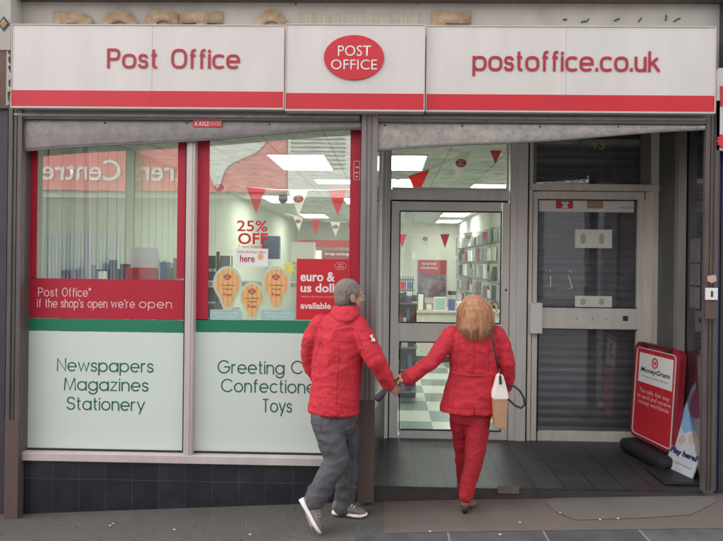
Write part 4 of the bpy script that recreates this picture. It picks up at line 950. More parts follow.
bunting('small far string of bunting deep behind the shop window', [(285, 214), (310, 219), (335, 222), (360, 222)], 6.2, [(298, 'w'), (315.5, 'r'), (335.5, 'w'), (352, 'r')], 10, 15)
# round no-entry style sticker on left door glass
rs = T('round_sticker', 'faint round sticker low on the upper glass of the left door', 'sticker', tuple(P(494, 307, YD+.018)))
pts = [P(494+4.6*math.cos(6.283*i/28), 307+5.2*math.sin(6.283*i/28), YD+.017) for i in range(29)]
bm = bmesh.new(); tube(bm, pts, .004, 6, False); rs.part('ring', bm, M['maroon']); bm = bmesh.new(); tube(bm, [pts[4], pts[18]], .003, 6); ball(bm, P(494, 307, YD+.017), (.012, .004, .016), seg=8); rs.part('mark', bm, M['dark'])

# ---- A-boards in the doorway
def board_frame(B0, B1, tilt):
    B0 = Vector(B0); B1 = Vector(B1); e = (B1-B0); e.z = 0; e.normalize(); n = Vector((e.y, -e.x, 0)); upv = (Vector((0, 0, 1))-n*tilt).normalized()
    if n.x > 0: n = -n
    upv = (Vector((0, 0, 1))-n*tilt).normalized(); nn = e.cross(upv);  nn = nn if nn.dot(n) > 0 else -nn
    return B0, e, upv, nn
def at_b(fr_, s, t, o=0): return fr_[0]+fr_[1]*s+fr_[2]*t+fr_[3]*o
def bprism(fr_, pts, o0, o1):
    bm = bmesh.new(); va = [bm.verts.new(at_b(fr_, s, t, o1)) for s, t in pts]; vb = [bm.verts.new(at_b(fr_, s, t, o0)) for s, t in pts]
    bm.faces.new(va); bm.faces.new(list(reversed(vb))); n = len(pts)
    for i in range(n): bm.faces.new((va[i], va[(i+1) % n], vb[(i+1) % n], vb[i]))
    return bm
def fit_ground_u(u, Y):
    return P(u, 400, Y).x
xa_, xb_ = P(633, 400, .98).x, P(671.5, 400, .46).x
B = board_frame((xa_, .98, .125), (xb_, .46, .125), .06)
Wb = math.hypot(xb_-xa_, .52); Hb = .845
ab = T('pavement_sign', 'red rounded pavement sign with white top panel beside the right door', 'pavement sign', ((xa_+xb_)/2, .72, 0))
def rr2(w0, w1, h0, h1, r): return rrect(w0, w1, h0, h1, r)
ab.part('frame', bprism(B, rr2(-.05, Wb+.04, 0, Hb, .075), -.055, .0), mat('board_red_dark', (.30, .02, .03), .35))
ab.part('poster', bprism(B, rr2(.0, Wb+.0, .035, Hb-.05, .035), .001, .006), M['sign_red'])
bm = bmesh.new(); pts = [at_b(B, s, t, .008) for s, t in rr2(.0, Wb, .035, Hb-.05, .035)]; pts.append(pts[0]); tube(bm, pts, .006, 6, False); ab.part('trim', bm, M['frame_white'])
ab.part('white_panel', bprism(B, [(.04, .50), (Wb-.03, .50), (Wb-.03, .755), (.04, .755)], .0065, .009), M['white'])
def btxt(txt, s0, s1, t0, t1, o, **k): return font_bm(txt, 0, 1, 0, 1, 0, tf=lambda s, t: at_b(B, s0+(s1-s0)*s, t0+(t1-t0)*t, o), **k)
ab.part('lettering', btxt('MoneyGram', .07, Wb-.06, .58, .635, .0105, bold=.02, shear=.2), M['black']); ab.part('lettering', btxt('money transfer service', .09, Wb-.08, .548, .565, .0105), M['black'])
bm = bmesh.new(); pts = [at_b(B, Wb*.5+.035*math.cos(6.283*i/24), .69+.04*math.sin(6.283*i/24), .011) for i in range(25)]; tube(bm, pts, .006, 6, False)
for dx_ in (-.012, .0, .012): tube(bm, [at_b(B, Wb*.5+dx_, .675, .011), at_b(B, Wb*.5+dx_, .705, .011)], .003, 5)
ab.part('emblem', bm, M['red'])
ab.part('lettering', btxt('The safe, fast way\nto send and receive\nmoney worldwide', .04, Wb-.03, .30, .45, .0075), M['letter_pink'])
bm = bmesh.new()
for s_ in (.08, Wb-.12):
    tube(bm, [at_b(B, s_-.02, Hb-.03, .012), at_b(B, s_+.06, Hb-.03, .012)], .008, 8)
tube(bm, [at_b(B, .06, Hb-.012, .006), at_b(B, Wb-.06, Hb-.012, .006)], .006, 6)
ab.part('clip', bm, M['black'])
bm = bmesh.new(); c_ = at_b(B, Wb/2-.0, 0, -.02); bx(bm, -.15, .15, -.33, .29, 0, .115, .045); bmesh.ops.rotate(bm, verts=bm.verts, matrix=Matrix.Rotation(math.atan2(B[1].y, B[1].x)+math.pi/2, 3, 'Z')); bmesh.ops.translate(bm, verts=bm.verts, vec=(c_.x, c_.y, 0)); ab.part('base', bm, M['black'], smooth=False)
# second leaning poster board
B2a = P(664.5, 463, .46); B2b = P(692, 475, .18)
B2 = board_frame((B2a.x, .46, .03), (B2b.x, .18, .03), .30)
W2 = math.hypot(B2b.x-B2a.x, .28)
l2 = T('leaning_poster', 'pale leaning poster board reading Play here half hidden behind right post', 'poster board', (B2a.x, .32, 0))
def bs2_(sk): return lambda pts: [(s+t*sk, t) for s, t in pts]
K = bs2_(.10)
pst2 = mat('lottery_art', (.62, .60, .58), .6, col2=(.40, .44, .52), vscale=7, contrast=.2)
l2.part('sheet', bprism(B2, K([(0, 0), (W2, 0), (W2, .72), (W2*.8, .82), (W2*.5, .86), (W2*.18, .80), (0, .66)]), -.012, 0), pst2)
ed = mat('poster_purple', (.30, .06, .18), .5)
l2.part('purple_oval', bprism(B2, K([(W2*.45+W2*.32*math.cos(6.283*i/24), .60+.16*math.sin(6.283*i/24)) for i in range(24)]), .001, .004), ed)
l2.part('blue_patch', bprism(B2, K([(.01, .36), (.08, .30), (W2*.6, .36), (W2*.3, .46), (.01, .52)]), .0006, .0022), mat('poster_blue', (.20, .38, .60), .5))
for (s_, t_, r_) in ((.08, .25, .035), (.17, .29, .04), (.25, .23, .032)):
    l2.part('printed_face', bprism(B2, K([(s_+r_*.8*math.cos(6.283*i/16), t_+r_*1.15*math.sin(6.283*i/16)) for i in range(16)]), .001, .0032), mat('skinprint', (.55, .40, .32), .6, var=.3, vscale=40))
def btxt2(txt, s0, s1, t0, t1, o, **k): return font_bm(txt, 0, 1, 0, 1, 0, tf=lambda s, t: at_b(B2, s0+(s1-s0)*s+(t0+(t1-t0)*t)*.10, t0+(t1-t0)*t, o), **k)
l2.part('lettering', btxt2('Play here!', .01, W2-.01, .115, .175, .005, bold=.05), M['navy']); l2.part('lettering', btxt2('Buy your tickets in store now', .03, W2-.03, .055, .075, .004), M['grey'])
bm = bmesh.new(); bx(bm, B2a.x-.16, B2b.x+.03, .10, .46, .001, .028, .01); l2.part('base', bm, M['black'])

# ============================================================ OTHER SIDE OF THE STREET (seen only mirrored in the glass)
VW = 2*YG+13.0     # mirror image depth of a facade at y = -13
VD = 2*(YD+.02)+13.0
YO_ = -13.0
def obox(bm, u0, v0, u1, v1, V, out=0.0, t=.1):
    a = P(u0, (v0+v1)/2, V).x; b = P(u1, (v0+v1)/2, V).x; c = P((u0+u1)/2, v1, V).z; d = P((u0+u1)/2, v0, V).z
    return bx(bm, a, b, YO_+out-t, YO_+out, c, d)
def ofont(txt, u0, v0, u1, v1, V, out, **k):
    a = P(u0, (v0+v1)/2, V).x; b = P(u1, (v0+v1)/2, V).x; c = P((u0+u1)/2, v1, V).z; d = P((u0+u1)/2, v0, V).z
    return font_bm(txt, a, b, c, d, YO_+out, flip=True, **k)
oa = T('opposite_shop', 'pale shop with wide red sign across the street', 'building', (-7, YO_, 0))
oa.part('wall', box(-16, -1.0, YO_-6, YO_-.11, P(100, 197, VW).z, 5.4), mat('pale_render', (.70, .74, .66), .8, var=.1, vscale=1))
oa.part('shop_front', box(-16, -1.0, YO_-6, YO_-.12, -.6, P(100, 197, VW).z-.002), mat('shaded_front', (.20, .22, .20), .7, var=.5, vscale=.8))  # shadow and dim interiors put into a darker colour, keeping low reflections weak
M['opp_red'] = mat('opp_red', (.75, .17, .19), .6)
oa.part('sign_board', obox(bmesh.new(), 20, 110, 286, 191, VW, .02, .12), M['opp_red'])
oa.part('sign_lettering', ofont('Carers Centre', 43, 160, 206, 181, VW, .04, bold=.01), M['white'])
bm = bmesh.new(); cp = [(206, 150), (212, 136), (238, 128), (262, 132), (266, 141), (256, 153), (240, 160), (229, 166), (223, 176), (219, 188), (214, 184), (208, 168)]; pts = []
for i in range(len(cp)):
    p0, p1, p2, p3 = (Vector(cp[(i+k-1) % len(cp)]) for k in range(4))
    for t in (0, .2, .4, .6, .8): pts.append(tuple(.5*((2*p1)+(p2-p0)*t+(2*p0-5*p1+4*p2-p3)*t*t+(3*p1-p0-3*p2+p3)*t**3)))
a_ = [(P(u, v, VW).x, P(u, v, VW).z) for u, v in pts]; prism(bm, a_, YO_+.025, .02); oa.part('sign_swoosh', bm, M['white'])
oa.part('white_panel', obox(bmesh.new(), 288, 100, 352, 197, VW, .02, .12), M['white'])
bm = bmesh.new()
for k in range(9): obox(bm, 291, 134.5+k*4.1, 345, 136.3+k*4.1, VW, .03, .01)
oa.part('louvre', bm, M['grey'])
bm = bmesh.new()
for k in range(26): obox(bm, 36+k*3.6, 236-3*math.sin(k/8), 38.6+k*3.6, 330, VW, .12, .05)
oa.part('ribbed_shutter', bm, mat('bluegrey', (.15, .19, .26), .5))
oa.part('drain_pipe', obox(bmesh.new(), 128, 120, 136.5, 300, VW, .2, .1), M['dark'])
oa.part('shop_glass', obox(bmesh.new(), 140, 215, 205, 330, VW, .05, .05), mat('opp_glass', (.16, .20, .20), .2))
ob_ = T('opposite_corner_shop', 'dark shop with a white computer accessories sign across the street', 'building', (5, YO_, 0))
ob_.part('wall', box(-.98, 16, YO_-6, YO_-.11, -.6, 8.2), mat('dark_render', (.12, .13, .14), .8, var=.2, vscale=1))
ob_.part('sign_board', obox(bmesh.new(), 380, 176, 640, 189, VD, .02, .12), M['white'])
ob_.part('sign_lettering', ofont('PC-ACCESSORIES', 545, 177.5, 622, 184.5, VD, .04), M['navy']); ob_.part('sign_lettering', ofont('DRINKS-SIMCARDS', 436, 180.5, 510, 187, VD, .04), M['navy'])
bm = bmesh.new()
for k in range(12): obox(bm, 465+k*4, 145, 465.8+k*4, 178, VD, .05, .02)
for k in range(4): obox(bm, 465, 146+k*9, 510, 147.2+k*9, VD, .06, .02)
ob_.part('window_grille', bm, M['grey'])
bm = bmesh.new()
for k in range(5): obox(bm, 400+k*48, 205, 440+k*48, 300, VD, .03, .04)
ob_.part('shop_glass', bm, mat('opp_glass2', (.20, .21, .22), .2)); 
bm = bmesh.new(); obox(bm, 380, 300, 660, 330, VD, .05, .06); ob_.part('stall_riser', bm, M['redpave'])
struct(obj('shop_ground', box(-9, 9, .02, .12, -3, -.35), M['concrete']))
# ============================================================ PEOPLE
M['skin'] = mat('skin', (.50, .29, .21), .55, var=.1, vscale=20)
def cloth(name, col, sheen=.2, rough=.75, dk=.72):
    m = mat(name, col, rough, col2=tuple(c*dk for c in col), vscale=9, bump=.25, bscale=160, sheen=0)
    n = m.node_tree; N = n.nodes; L = n.links; b = N['Principled BSDF']; first = b.inputs['Normal'].links[0].from_node
    nz = N.new('ShaderNodeTexNoise'); nz.inputs['Scale'].default_value = 7; nz.inputs['Detail'].default_value = 3; nz.inputs['Distortion'].default_value = 1.2
    tc = N.new('ShaderNodeTexCoord'); L.new(tc.outputs['Object'], nz.inputs['Vector']); ab_ = N.new('ShaderNodeMath'); ab_.operation = 'SUBTRACT'; ab_.inputs[1].default_value = .5
    a2 = N.new('ShaderNodeMath'); a2.operation = 'ABSOLUTE'; L.new(nz.outputs['Fac'], ab_.inputs[0]); L.new(ab_.outputs[0], a2.inputs[0])
    bp = N.new('ShaderNodeBump'); bp.inputs['Strength'].default_value = .28; bp.inputs['Distance'].default_value = .05; bp.invert = True
    L.new(a2.outputs[0], bp.inputs['Height']); L.new(first.outputs[0], bp.inputs['Normal']); L.new(bp.outputs[0], b.inputs['Normal']); return m
M['coat_red'] = cloth('coat_red', (.60, .022, .042)); M['jacket_red'] = cloth('jacket_red', (.60, .022, .042), dk=.78)
M['pants_red'] = cloth('pants_red', (.46, .014, .028)); M['pants_grey'] = cloth('pants_grey', (.085, .082, .09))
M['shoe_white'] = mat('shoe_white', (.82, .80, .78), .5); M['shoe_upper'] = mat('shoe_upper', (.26, .20, .19), .7, col2=(.12, .10, .10), vscale=35)
M['shoe_brown'] = mat('shoe_brown', (.22, .12, .08), .5); M['hair_grey'] = mat('hair_grey', (.29, .25, .21), .7, col2=(.13, .11, .09), vscale=60, stretch=(1, 1, .2), bump=.6, bscale=200)
def hair_mat():
    m = mat('hair_auburn', (.58, .30, .155), .5, col2=(.32, .13, .065), vscale=30, stretch=(1.8, 1.8, .08), bump=.5, bscale=90, contrast=.2); return m
M['hair_auburn'] = hair_mat()
M['collar'] = mat('collar_dark', (.03, .03, .05), .8)
def limb(bm, pts, rs, n=16):
    """rounded tapering limb through joints"""
    tube(bm, pts, rs, n)
    for p, r in zip(pts, rs): ball(bm, p, r, seg=16)
def hand(bm, wrist, direction, up, side, L=.17, curl=.8):
    """palm with four bent fingers and a thumb; direction: towards the fingertips, up: back of hand, side: thumb side"""
    d = Vector(direction).normalized(); u = Vector(up); u = (u-d*u.dot(d)).normalized(); s = d.cross(u)*side
    wst = Vector(wrist); pl_ = wst+d*.045
    rot = Matrix((s, d, u)).transposed()
    ball(bm, pl_, (.040, .052, .016), rot, 16); tube(bm, [wst-d*.03, wst+d*.02], [.024, .026], 12)
    for i, (off, ln) in enumerate(((.030, .070), (.010, .080), (-.010, .074), (-.029, .058))):
        p0 = wst+d*.080+s*off; a = 0; p = p0; pts = [wst+d*.05+s*off*.8, p0]
        for k, f in enumerate((.45, .32, .23)):
            a += curl*(.55+.1*i*.3); p = p+(d*math.cos(a)-u*math.sin(a))*ln*f; pts.append(p)
        tube(bm, pts, [.0095, .0095, .009, .0082, .0068], 8); ball(bm, pts[-1], .0068, seg=8)
    t0 = wst+d*.02+s*.028; t1 = t0+(d*.5+s*.75-u*.3).normalized()*.035; t2 = t1+(d*.85+s*.15-u*.5).normalized()*.03; t3 = t2+(d*.9-s*.1-u*.5).normalized()*.022
    tube(bm, [t0, t1, t2, t3], [.013, .011, .0098, .0075], 8); ball(bm, t3, .0075, seg=8)
def head(bm, c, yaw, r=.100, tilt=0.0):
    """yaw: direction the face looks, measured from +Y towards +X"""
    f = Vector((math.sin(yaw), math.cos(yaw), -tilt)).normalized(); s = Vector((math.cos(yaw), -math.sin(yaw), 0)); u = s.cross(f)
    if u.z < 0: u = -u
    rot = Matrix((s, f, u)).transposed(); c = Vector(c); q = lambda a, b, d: c+s*a+f*b+u*d
    k = r/.1
    ball(bm, q(0, -.006, .022), (.076*k, .094*k, .088*k), rot, 24)      # skull
    ball(bm, q(0, .028*k, -.030*k), (.060*k, .066*k, .078*k), rot, 20)      # face
    ball(bm, q(0, .052*k, -.088*k), (.030*k, .026*k, .022*k), rot, 14)      # chin
    ball(bm, q(0, .078*k, .018*k), (.050*k, .018*k, .012*k), rot, 14)       # brow
    tube(bm, [q(0, .088*k, .008*k), q(0, .112*k, -.030*k), q(0, .092*k, -.036*k)], [.008*k, .013*k, .010*k], 10)   # nose
    for sg_ in (-1, 1):
        ball(bm, q(sg_*.030*k, .082*k, -.000), (.014*k, .010*k, .008*k), rot, 10)  # eye
        ball(bm, q(sg_*.040*k, .062*k, -.030*k), (.020*k, .020*k, .020*k), rot, 10)  # cheek
        ball(bm, q(sg_*.078*k, -.008*k, -.012*k), (.009*k, .020*k, .032*k), rot, 12)  # ear
        ball(bm, q(sg_*.083*k, -.014*k, -.000*k), (.006*k, .016*k, .020*k), rot, 10)
    ball(bm, q(0, .086*k, -.058*k), (.026*k, .010*k, .006*k), rot, 12); ball(bm, q(0, .084*k, -.068*k), (.022*k, .010*k, .007*k), rot, 12)  # lips
    return q, rot
def Q(u, v, Y): return P(u, v, Y)

def seam(name, target, px, mt, parent, rad=.0015, lift=.0008, step=2.0):
    """a stitched seam laid on the cloth"""
    me = target.data; pts = []
    from mathutils.bvhtree import BVHTree
    bv = BVHTree.FromPolygons([v.co for v in me.vertices], [p.vertices[:] for p in me.polygons])
    for (u0, v0), (u1, v1) in zip(px, px[1:]):
        n = max(2, int(math.hypot(u1-u0, v1-v0)/step))
        for i in range(n+1):
            d = (P(u0+(u1-u0)*i/n, v0+(v1-v0)*i/n, 0)-CAM).normalized(); h = bv.ray_cast(CAM, d)
            if h[0] is not None and (not pts or ((h[0]-pts[-1]).length > .004 and (h[0]-pts[-1]).length < .12)): pts.append(h[0]-d*lift)
    if len(pts) > 2:
        bm = bmesh.new(); tube(bm, pts, rad, 6); obj(name, bm, mt, parent, True)
M['stitch'] = mat('stitch', (.42, .012, .022), .8); M['stitch_dark'] = mat('stitch_dark', (.03, .03, .035), .8)
# ---------------- man
YM = -.28
man_bm = bmesh.new()
hc = Q(349.5, 296, YM-.0)
qh, rh = head(man_bm, hc, R(62), r=.101)
tube(man_bm, [Q(347, 306, YM), Q(342, 322, YM)], [.060, .068], 16)
loft(man_bm, [(Q(341, 318, YM), .09, .06, -.5), (Q(340, 326, YM), .15, .08, -.5), (Q(339, 345, YM), .155, .095, -.5), (Q(336, 375, YM), .14, .09, -.5), (Q(335, 408, YM), .145, .095, -.5), (Q(335, 422, YM), .13, .09, -.5)])
RA = [Q(360, 330, YM-.06), Q(376, 359, YM-.13), Q(389, 384, YM-.06)]
LA = [Q(320, 326, YM+.06), Q(307.5, 353, YM+.08), Q(317, 376, YM+.20)]
limb(man_bm, RA, [.052, .042, .026]); limb(man_bm, LA, [.052, .042, .026])
RL = [Q(344, 416, YM+.04), Q(348, 462, YM+.09), Q(345, 508, YM+.06)]
LL = [Q(327, 416, YM-.04), Q(335, 461, YM-.11), Q(308.5, 503, YM-.17)]
limb(man_bm, RL, [.08, .055, .036]); limb(man_bm, LL, [.08, .055, .036])
limb(man_bm, [Q(345, 511, YM+.05), Q(360, 515, YM-.0)], [.035, .025]); limb(man_bm, [Q(308, 505, YM-.17), Q(313, 524, YM-.20)], [.035, .025])
wr = RA[2]; hand(man_bm, wr, (RA[2]-RA[1]).normalized()+Vector((.5, .1, .1)), (0, -1, .3), -1, curl=1.0)
hand(man_bm, LA[2], LA[2]-LA[1], (0, 0, 1), 1)
man = fused('person', man_bm, M['skin'], None, .006, 3)
tag(man, 'grey haired man in red anorak and grey trousers striding right past the window', 'person')
# eyes
eb = bmesh.new()
for s_ in (-1, 1): ball(eb, qh(s_*.032, .094, .001), (.010, .006, .006), rh, 10)
obj('eyes', eb, M['white'], man, True)
# hair
hb = bmesh.new()
ball(hb, qh(0, -.018, .036), (.086, .094, .086), rh, 24); ball(hb, qh(0, -.050, -.010), (.072, .060, .075), rh, 20)
for s_ in (-1, 1): ball(hb, qh(s_*.074, .004, .022), (.014, .040, .034), rh, 14)
fused('hair', hb, M['hair_grey'], man, .006, 5, folds=.003, fold_size=.02, stretch=(1, 1, .5))
# jacket
jb = bmesh.new(); yw = -.42
loft(jb, [(Q(345, 309, YM), .080, .075, yw), (Q(343, 316, YM), .125, .095, yw), (Q(341, 325, YM), .182, .115, yw), (Q(340, 340, YM), .192, .130, yw), (Q(337.5, 362, YM), .186, .130, yw),
          (Q(335.5, 385, YM), .178, .132, yw), (Q(333.8, 402, YM), .184, .140, yw), (Q(333.3, 411, YM), .186, .142, yw)], 32)
limb(jb, [Q(357, 327, YM-.05)]+[Q(366.5, 343, YM-.09), Q(376, 360, YM-.13), Q(383, 373, YM-.10), Q(388.5, 383.5, YM-.065)], [.080, .074, .066, .056, .047])
limb(jb, [Q(322, 325, YM+.05), Q(313, 338, YM+.05)]+[Q(309, 352, YM+.08), Q(312, 368, YM+.12), Q(318, 377, YM+.17)], [.078, .070, .062, .056, .050])
jk = fused('jacket', jb, M['jacket_red'], man, .0075, 5, folds=.009, fold_size=.19, stretch=(1, 1, 1.5))
for pth in ([(320, 338), (334, 341), (350, 342), (362, 340)], [(339, 343), (338, 370), (336, 405)], [(321, 324), (322, 338), (316, 356)], [(356, 330), (362, 345), (358, 362)], [(309, 405.5), (325, 407), (342, 407.5), (357, 406)], [(375, 364), (381, 359)]):
    seam('seam', jk, pth, M['stitch'], man)
# hood lying on the back and dark collar
hd = bmesh.new()
loft(hd, [(Q(342.5, 324, YM-.085), .055, .028, yw), (Q(343, 319, YM-.072), .100, .048, yw), (Q(344.5, 313, YM-.045), .112, .066, yw), (Q(346, 308, YM-.02), .098, .080, yw), (Q(347, 305, YM-.01), .086, .078, yw)], 28)
fused('hood', hd, M['jacket_red'], man, .007, 5, folds=.006, fold_size=.08)
cb_ = bmesh.new(); loft(cb_, [(Q(345.5, 313, YM), .082, .082, yw), (Q(346.3, 306, YM), .086, .084, yw), (Q(347, 302, YM), .078, .078, yw)], 28); fused('collar', cb_, M['collar'], man, .007, 3)
bm = bmesh.new(); c_ = Q(372, 339, YM-.168)
prism(bm, [(c_.x-.016, c_.z+.02), (c_.x+.004, c_.z+.03), (c_.x+.004, c_.z+.008), (c_.x+.02, c_.z+.0), (c_.x+.022, c_.z-.016), (c_.x-.004, c_.z-.014), (c_.x-.002, c_.z+.004)], c_.y, .02); obj('badge', bm, M['white'], man)
# cuffs
bm = bmesh.new(); tube(bm, [Q(386.5, 380, YM-.08), Q(389.5, 385.5, YM-.06)], [.0485, .044], 20); obj('cuff', bm, M['jacket_red'], man, True)
bm = bmesh.new(); loft(bm, [(Q(333.4, 408.6, YM), .1885, .1445, yw), (Q(333.2, 412, YM), .187, .143, yw)], 36); obj('hem', bm, M['jacket_red'], man, True)
# trousers
tb = bmesh.new()
loft(tb, [(Q(334, 402, YM), .160, .115, yw), (Q(333.5, 418, YM), .165, .125, yw), (Q(333.5, 430, YM), .150, .120, yw)], 28)
limb(tb, [Q(344, 420, YM+.04), Q(346.5, 440, YM+.07), Q(348, 462, YM+.09), Q(346.5, 485, YM+.08), Q(344, 507, YM+.07)], [.098, .088, .076, .074, .072])
limb(tb, [Q(325.5, 420, YM-.04), Q(331.5, 440, YM-.09), Q(337, 460, YM-.12), Q(326.5, 480, YM-.15), Q(314, 500, YM-.175)], [.098, .094, .084, .078, .074])
tb_ = fused('trousers', tb, M['pants_grey'], man, .008, 5, folds=.010, fold_size=.14, stretch=(1, 1, 1.3))
for pth in ([(350, 415), (352, 440), (353, 465), (350, 500)], [(322, 420), (321, 432), (327, 434)]): seam('seam', tb_, pth, M['stitch_dark'], man)
# trainers
def trainer(heel, toe, upv, par_, lift):
    heel = Vector(heel); toe = Vector(toe); d = (toe-heel).normalized(); u = Vector(upv); u = (u-d*u.dot(d)).normalized(); s = d.cross(u)
    L = (toe-heel).length
    def ring(bm, rows, n=20):
        vs = []
        for (t, hw, zb, zt) in rows:
            vs.append([bm.verts.new(heel+d*(L*t)+s*(hw*math.cos(6.2832*k/n))+u*((zb+zt)/2+(zt-zb)/2*math.copysign(abs(math.sin(6.2832*k/n))**.7, math.sin(6.2832*k/n)))) for k in range(n)])
        for i in range(len(vs)-1):
            for k in range(n): bm.faces.new((vs[i][k], vs[i][(k+1) % n], vs[i+1][(k+1) % n], vs[i+1][k]))
        bm.faces.new(vs[0]); bm.faces.new(list(reversed(vs[-1])))
    bm = bmesh.new(); ring(bm, [(0, .022, .0, .035), (.04, .034, 0, .04), (.2, .038, 0, .036), (.45, .036, .004, .032), (.7, .046, .0, .030), (.9, .038, .004, .030), (1, .014, .012, .028)])
    sh_ = obj('shoe', bm, M['shoe_white'], par_, True)
    bm = bmesh.new(); ring(bm, [(.02, .026, .030, .085), (.08, .034, .028, .105), (.25, .036, .028, .110), (.42, .036, .026, .092), (.62, .043, .024, .068), (.85, .036, .024, .052), (.96, .018, .024, .036)])
    obj('upper', bm, M['shoe_upper'], sh_, True)
    bm = bmesh.new()
    for k in range(4): tube(bm, [heel+d*L*(.42+k*.07)+s*.02+u*(.090-k*.009), heel+d*L*(.44+k*.07)+u*(.097-k*.009), heel+d*L*(.42+k*.07)-s*.02+u*(.090-k*.009)], .0035, 6)
    obj('lace', bm, M['shoe_white'], sh_, True)
h_ = Q(332.5, 520.5, YM+.05); t_ = Q(370, 514.5, YM+.02); gh = gz(h_.x, h_.y)+.006
trainer((h_.x, YM+.07, gh), (h_.x+.245, YM-.0, gh+.012), (0, 0, 1), man, 0)
tt = Q(318, 532, YM-.26); hh = Q(298.5, 500, YM-.20)
trainer(hh, Vector((tt.x, tt.y, gz(tt.x, tt.y)+.012)), (.75, .2, .35), man, 0)
# umbrella in his hand
um_ = T('umbrella', 'short folded black umbrella in the man\'s hand', 'umbrella', tuple(Q(385, 390, YM-.08)))
bm = bmesh.new(); tube(bm, [Q(399, 377.5, YM-.09), Q(391, 384, YM-.09), Q(386, 389.5, YM-.09)], [.007, .008, .009], 10); um_.part('handle', bm, M['black'], smooth=True)
bm = bmesh.new(); tube(bm, [Q(387, 388, YM-.09), Q(383, 393, YM-.09), Q(378, 398.5, YM-.09), Q(376.5, 400.5, YM-.09)], [.012, .021, .026, .018], 12); um_.part('folded_canopy', bm, M['dark'], smooth=True)

# ---------------- woman
YW_ = -.19
wb = bmesh.new()
hcw = Q(474, 312, YW_+.02)
qw, rw = head(wb, hcw, R(8), r=.100)
tube(wb, [Q(474, 320, YW_), Q(474, 332, YW_)], [.048, .055], 16)
loft(wb, [(Q(474, 330, YW_), .08, .05, .05), (Q(473, 338, YW_), .15, .08, .05), (Q(473, 355, YW_), .14, .085, .05), (Q(473, 372, YW_), .13, .08, .05), (Q(471, 400, YW_), .15, .10, .05), (Q(470, 415, YW_), .12, .09, .05)])
WL = [Q(449, 336, YW_), Q(431, 362, YW_-.08), Q(408, 377.5, YW_-.14)]
WR = [Q(499, 336, YW_), Q(508, 362, YW_-.02), Q(507, 388, YW_+.06)]
limb(wb, WL, [.042, .034, .021]); limb(wb, WR, [.042, .034, .021])
hand(wb, WL[2]+Vector((-.0, 0, 0)), Vector((-.9, -.05, -.10)), (0, -.5, .9), 1, curl=.45)
hand(wb, WR[2], (0, .5, -.5), (.8, 0, .5), 1, curl=.9)
WA = [Q(478, 414, YW_-.02), Q(475, 455, YW_-.03), Q(466.5, 492, YW_-.04)]
WB = [Q(461, 414, YW_+.06), Q(462, 450, YW_+.16), Q(463, 482, YW_+.28)]
limb(wb, WA, [.075, .048, .028]); limb(wb, WB, [.075, .048, .028])
limb(wb, [Q(467, 494, YW_-.05), Q(468.5, 500, YW_+.0)], [.03, .022]); limb(wb, [Q(463, 483, YW_+.28), Q(463, 487, YW_+.36)], [.03, .022])
wo = fused('person', wb, M['skin'], None, .006, 3)
tag(wo, 'woman with long auburn hair in red jacket and trousers facing the left door', 'person')
eb = bmesh.new()
for s_ in (-1, 1): ball(eb, qw(s_*.030, .088, .001), (.010, .006, .006), rw, 10)
obj('eyes', eb, M['white'], wo, True)
# jacket
jb = bmesh.new(); yw = .06
loft(jb, [(Q(474, 324, YW_), .065, .060, yw), (Q(474, 328.5, YW_), .130, .080, yw), (Q(474, 334, YW_), .192, .098, yw), (Q(474, 348, YW_), .188, .112, yw), (Q(474, 366, YW_), .172, .108, yw),
          (Q(473.5, 376, YW_), .172, .110, yw), (Q(472, 393, YW_), .200, .130, yw), (Q(471, 408, YW_), .218, .142, yw), (Q(471, 411, YW_), .218, .142, yw)], 36)
limb(jb, [Q(452, 335, YW_), Q(441, 349, YW_-.04), Q(431, 362, YW_-.08), Q(419, 371, YW_-.115), Q(408, 378, YW_-.14)], [.068, .060, .054, .050, .050])
limb(jb, [Q(496, 335, YW_), Q(504, 349, YW_-.01), Q(507.5, 363, YW_-.02), Q(508, 376, YW_+.02), Q(506, 386, YW_+.05)], [.066, .058, .052, .048, .046])
wj = fused('jacket', jb, M['coat_red'], wo, .0075, 5, folds=.0075, fold_size=.16, stretch=(1, 1, 1.5))
for pth in ([(459, 336), (458, 352), (456, 371)], [(488, 336), (489, 352), (489, 371)], [(474, 330), (474, 350), (473.5, 373)], [(451, 331), (454, 340), (452, 352)], [(495, 331), (494, 341), (498, 352)], [(456, 378), (453, 405)], [(488, 378), (490, 405)], [(441, 406), (455, 408), (473, 408.5), (490, 407.5)]):
    seam('seam', wj, pth, M['stitch'], wo)
bm = bmesh.new(); tube(bm, [Q(413, 374.5, YW_-.13), Q(406.5, 379, YW_-.145)], [.0535, .052], 20); tube(bm, [Q(404.5, 380.2, YW_-.147), Q(406.5, 379, YW_-.145)], [.040, .052], 20)
obj('cuff', bm, M['coat_red'], wo, True)
bm = bmesh.new()
for k in range(3): ball(bm, Q(412.5+k*3, 380.6-k*1.9, YW_-.18), .007, seg=8)
obj('cuff_button', bm, M['maroon'], wo, True)
bm = bmesh.new()
n = 16
pts = [Q(452, 372.5, YW_-.125), Q(460, 375, YW_-.128), Q(473, 376.2, YW_-.128), Q(486, 375.5, YW_-.128), Q(493, 374, YW_-.118)]
tube(bm, [(p.x, p.y+.014, p.z) for p in pts], .005, 8); obj('waist_seam', bm, M['coat_red'], wo, True)
bm = bmesh.new(); tube(bm, [(Q(473.5, v, YW_-.1).x, YW_-.1-.003-.045*max(0, (v-376)/35), Q(473.5, v, YW_).z) for v in (376, 385, 395, 403, 410)], [.003, .004, .004, .004, .003], 6); obj('back_vent', bm, M['pants_red'], wo, True)
